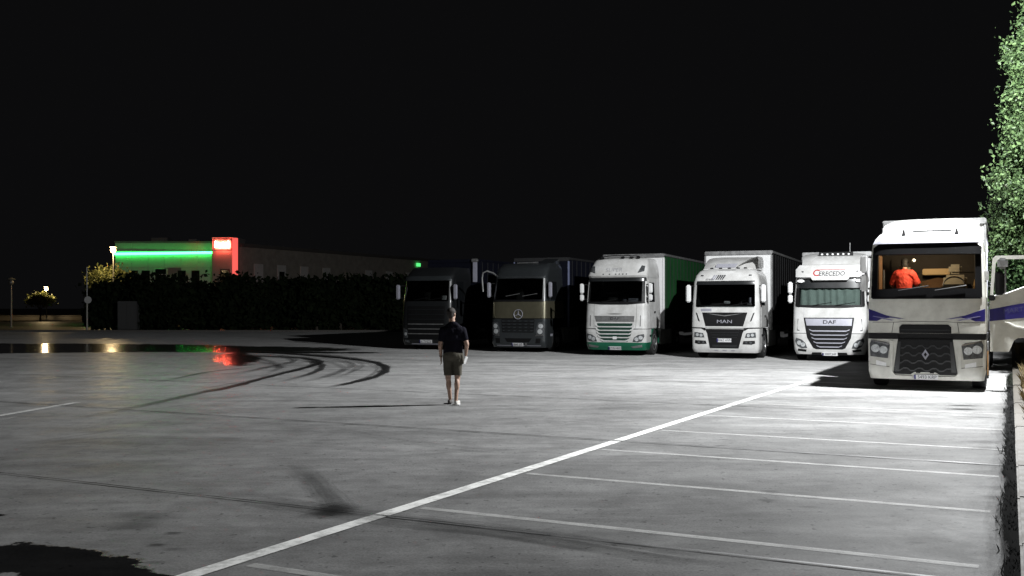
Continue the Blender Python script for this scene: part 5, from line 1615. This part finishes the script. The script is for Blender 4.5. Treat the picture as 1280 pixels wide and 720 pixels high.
def hand(bm, wrist, s, down=Vector((0, 0, -1)), fwd=Vector((0, 1, 0)), curl=.35, scale=1.0):
    """palm, four bent fingers of unequal length and a thumb off the side of the palm"""
    w = Vector(wrist)
    side = down.cross(fwd).normalized()
    pc = w + down * .05 * scale
    for k in range(4):
        f = fwd * (.027 - .018 * k) * scale
        capsule(bm, w + down * .012, w + down * .085 * scale + f, .018 * scale, .0135 * scale, 8)
    lens = [.070, .078, .073, .056]
    for k in range(4):
        base = w + down * .085 * scale + fwd * (.029 - .0185 * k) * scale
        ax = (down + side * (-s) * .10).normalized()
        j1 = base + ax * lens[k] * .45 * scale
        ax2 = (down + side * (s) * curl * 1.0).normalized()
        j2 = j1 + ax2 * lens[k] * .32 * scale
        ax3 = (down + side * (s) * curl * 2.2).normalized()
        j3 = j2 + ax3 * lens[k] * .26 * scale
        capsule(bm, base, j1, .0095 * scale, .0088 * scale, 8); capsule(bm, j1, j2, .0088 * scale, .0080 * scale, 8); capsule(bm, j2, j3, .0080 * scale, .0068 * scale, 8)
    t0 = w + down * .03 * scale + fwd * .026 * scale
    t1 = t0 + (down * .55 + fwd * .75).normalized() * .040 * scale
    t2 = t1 + (down * .85 + fwd * .35 + side * s * .2).normalized() * .034 * scale
    capsule(bm, t0, t1, .014 * scale, .011 * scale, 8); capsule(bm, t1, t2, .0105 * scale, .0085 * scale, 8)

SKIN = mat("skin", (.40, .26, .195), .55, var=.08, scale=14)
def head_shape(bm, c, tilt=0, yaw=0):
    """skull, jaw, nose, ears about centre c, facing +y, turned by yaw"""
    rz = Matrix.Rotation(yaw, 4, 'Z') @ Matrix.Rotation(tilt, 4, 'X')
    c = Vector(c)
    q = lambda x, y, z: c + rz @ Vector((x, y, z))
    ellipsoid(bm, q(0, -.012, .03), (.076, .095, .088), rz)
    ellipsoid(bm, q(0, .022, -.045), (.060, .070, .070), rz)
    ellipsoid(bm, q(0, .052, -.085), (.032, .032, .022), rz)
    capsule(bm, q(0, .088, .015), q(0, .106, -.022), .010, .015, 8)
    ellipsoid(bm, q(0, .078, .035), (.055, .018, .014), rz)
    for s in (-1, 1):
        ellipsoid(bm, q(s * .078, -.008, -.008), (.010, .020, .032), rz)
    capsule(bm, q(-.02, .086, -.052), q(.02, .086, -.052), .008, .008, 8)
    return q

def walking_man():
    fx, fy = px(566, 506)
    root = tag(empty('person', (fx, fy, 0)), "man seen from behind in dark T-shirt and khaki shorts walking across the lot", 'person')
    bm = bmesh.new()
    q = head_shape(bm, (-.025, .03, 1.705), 0, R(-28))
    capsule(bm, (-.01, -.005, 1.47), (-.02, .02, 1.64), .062, .056)
    # trunk
    capsule(bm, (-.12, 0, 1.38), (.12, 0, 1.38), .090, .090); ellipsoid(bm, (0, .01, 1.28), (.165, .115, .20)); ellipsoid(bm, (0, .015, 1.06), (.160, .12, .17)); ellipsoid(bm, (0, 0, .93), (.165, .125, .12))
    # arms: left hangs, right bowed out
    LA = [(-.185, 0, 1.40), (-.235, -.02, 1.12), (-.225, .05, .90)]
    RA = [(.185, 0, 1.40), (.265, -.04, 1.14), (.240, .05, .93)]
    for A, s in ((LA, -1), (RA, 1)):
        capsule(bm, A[0], A[1], .056, .043); capsule(bm, A[1], A[2], .042, .028)
        a, b = Vector(A[1]), Vector(A[2])
        hand(bm, b, s, (b - a).normalized().lerp(Vector((0, 0, -1)), .5).normalized(), Vector((0, 1, 0)), .4)
    # legs, the left one trailing with its heel up
    LL = [(-.092, 0, .90), (-.088, .02, .50), (-.060, .16, .105)]
    RL = [(.092, 0, .90), (.085, .03, .50), (.062, -.05, .085)]
    for A in (LL, RL):
        capsule(bm, A[0], A[1], .082, .055); capsule(bm, A[1], A[2], .050, .034)
        a, b = Vector(A[1]), Vector(A[2])
        ellipsoid(bm, a.lerp(b, .30) + Vector((0, -.018, 0)), (.052, .055, .12))
    for (x, y) in ((-.065, .20), (.07, -.01)):
        capsule(bm, (x, y - .07, .045), (x + (.02 if x > 0 else -.02), y + .09, .036), .036, .036, sq=(1, .85))
        for k in range(5):
            capsule(bm, (x - .028 + .014 * k, y + .09, .032), (x - .032 + .016 * k + (.02 if x > 0 else -.02), y + .15 - .01 * abs(k - 1.5), .028), .012, .010, 8)
    fused(bm, 'body', SKIN, root, .0085, 3)
    # hair
    bm = bmesh.new()
    rz = Matrix.Rotation(R(-28), 4, 'Z')
    c = Vector((-.025, .03, 1.705))
    ellipsoid(bm, c + rz @ Vector((0, -.016, .038)), (.083, .098, .088), rz)
    ellipsoid(bm, c + rz @ Vector((0, -.055, -.010)), (.068, .052, .060), rz)
    ellipsoid(bm, c + rz @ Vector((0, -.045, -.045)), (.060, .050, .045), rz)
    fused(bm, 'hair', mat("dark_hair", (.022, .017, .014), .75, var=.4, scale=40, bump=.5), root, .009, 2, wrinkle=.003)
    # shirt
    cloth = mat("navy_cotton", (.007, .0065, .012), .95, spec=.1, var=.2, scale=20)
    bm = bmesh.new()
    capsule(bm, (-.125, 0, 1.385), (.125, 0, 1.385), .100, .100); capsule(bm, (-.13, 0, 1.42), (-.03, 0, 1.49), .066, .075); capsule(bm, (.13, 0, 1.42), (.03, 0, 1.49), .066, .075); ellipsoid(bm, (0, .005, 1.28), (.180, .128, .22)); ellipsoid(bm, (0, .01, 1.08), (.184, .138, .20))
    capsule(bm, (0, .01, 1.16), (0, .01, .96), .155, .165, 20, (1.12, .86))
    capsule(bm, (0, 0, 1.44), (-.012, .008, 1.53), .085, .07)
    for A, s in ((LA, -1), (RA, 1)):
        a, b = Vector(A[0]), Vector(A[1])
        capsule(bm, a, a.lerp(b, .60), .070, .066)
    fused(bm, 'shirt', cloth, root, .010, 3, cut_below=.955, wrinkle=.006)
    # shorts
    bm = bmesh.new()
    ellipsoid(bm, (0, -.005, .94), (.182, .142, .13))
    for A in (LL, RL):
        a, b = Vector(A[0]), Vector(A[1])
        capsule(bm, a + Vector((0, 0, .02)), a.lerp(b, .98), .096, .080, 18)
    capsule(bm, (.165, -.03, .95), (.175, -.02, .80), .035, .04)
    fused(bm, 'shorts', mat("khaki_cotton", (.085, .078, .062), .9, spec=.15, var=.2, scale=18), root, .010, 2, cut_below=.555, cut_above=1.01, wrinkle=.007)
    # shoes: right one coloured pale as lit, left one dark as shaded
    shoe = mat("lit_shoe_canvas", (.55, .53, .50), .8)
    for (x, y, t) in ((-.065, .20, -.02), (.07, -.01, .03)):
        bm = bmesh.new()
        capsule(bm, (x, y - .085, .040), (x + t, y + .15, .034), .043, .042, 14, (1, .8))
        capsule(bm, (x, y - .07, .055), (x, y - .02, .06), .042, .04)
        fused(bm, 'shoe', shoe if x > 0 else mat("shaded_shoe_canvas", (.10, .09, .085), .8), root, .009, 2, cut_below=.002, cut_above=.082)
        s_ = mkbox('shoe_sole', M['plastic_white'] if x > 0 else M['black'], root, x - .046 + t * .3, x + .046 + t * .7, y - .12, y + .185, 0.0, .018, bev=.008)  # sole colours carry the same painted light and shade
    mkbox('wrist_band', M['black'], root, -.262, -.195, .01, .075, .905, .925, bev=.008)
    # what he holds
    it = tag(mkbox('phone', M['plastic_white'], None, -.038, .038, -.006, .006, -.075, .075, bev=.005), "small pale thing held in the walking man's right hand", 'phone')
    it.location = (fx + .235, fy + .03, .835); it.rotation_euler = (R(12), R(18), R(50))
    return root

def cab_person(lr):
    """driver in the lit cab, leaning over the seat with the back to the windscreen"""
    mw = Matrix.Translation(lr.location) @ Matrix.Rotation(lr.rotation_euler[2], 4, 'Z')
    p = mw @ Vector((-.52, 1.15, 1.70))
    root = tag(empty('person', p, lr.rotation_euler[2]), "person in an orange T-shirt inside the lit cab of the ivory lorry", 'person')
    bm = bmesh.new()
    q = head_shape(bm, (0, .10, 1.15), R(-20), R(10))
    capsule(bm, (0, 0, .98), (0, .07, 1.09), .06, .055)
    capsule(bm, (-.12, 0, .90), (.12, 0, .90), .09, .09); ellipsoid(bm, (0, .0, .74), (.155, .11, .21)); ellipsoid(bm, (0, 0, .52), (.15, .12, .16))
    for s in (-1, 1):
        capsule(bm, (s * .19, 0, .90), (s * .27, .08, .64), .055, .042); capsule(bm, (s * .27, .08, .64), (s * .20, .28, .52), .042, .028)
        hand(bm, (s * .20, .28, .52), s, Vector((-s * .2, .8, -.5)).normalized(), Vector((0, .5, .8)).normalized(), .5)
        capsule(bm, (s * .09, 0, .46), (s * .11, .36, .42), .085, .06)
        capsule(bm, (s * .11, .36, .42), (s * .11, .38, .10), .055, .04)
    fused(bm, 'body', SKIN, root, .0095, 3)
    bm = bmesh.new(); ellipsoid(bm, (0, .080, 1.19), (.088, .105, .095)); ellipsoid(bm, (0, .04, 1.12), (.078, .065, .085))
    fused(bm, 'hair', mat("black_hair", (.012, .011, .010), .7, var=.3, scale=40), root, .01, 2)
    bm = bmesh.new()
    capsule(bm, (-.13, 0, .905), (.13, 0, .905), .105, .105); ellipsoid(bm, (0, 0, .75), (.18, .13, .23)); capsule(bm, (0, 0, .7), (0, 0, .45), .16, .165, 20, (1.1, .9))
    capsule(bm, (0, .0, .93), (0, .04, 1.01), .085, .072)
    for s in (-1, 1):
        capsule(bm, (s * .19, 0, .90), (s * .265, .06, .70), .076, .075)
    fused(bm, 'shirt', mat("orange_red_cotton", (.62, .060, .038), .85, var=.12, scale=16), root, .011, 2, cut_below=.42, wrinkle=.016)
    bm = bmesh.new()
    ellipsoid(bm, (0, 0, .47), (.17, .14, .12))
    for s in (-1, 1): capsule(bm, (s * .09, 0, .46), (s * .11, .34, .42), .095, .075)
    fused(bm, 'trousers', mat("dark_denim", (.03, .035, .06), .9), root, .012, 2)
    return root

# ------------------------------------------------------------------ build
setting()
iv = lorry_open_door()
lorry_name_board()
lorry_black_grille()
lorry_green()
lorry_gold()
lorry_black()
background()
tall_tree(14.55, 27.2, "tall leafy poplar behind the kerb, lit white from the lamp", 14.5, 3)
tall_tree(18.6, 33.0, "second leafy poplar farther back behind the ivory lorry", 13.0, 9)
flood_lamp()
cab_person(iv)
walking_man()
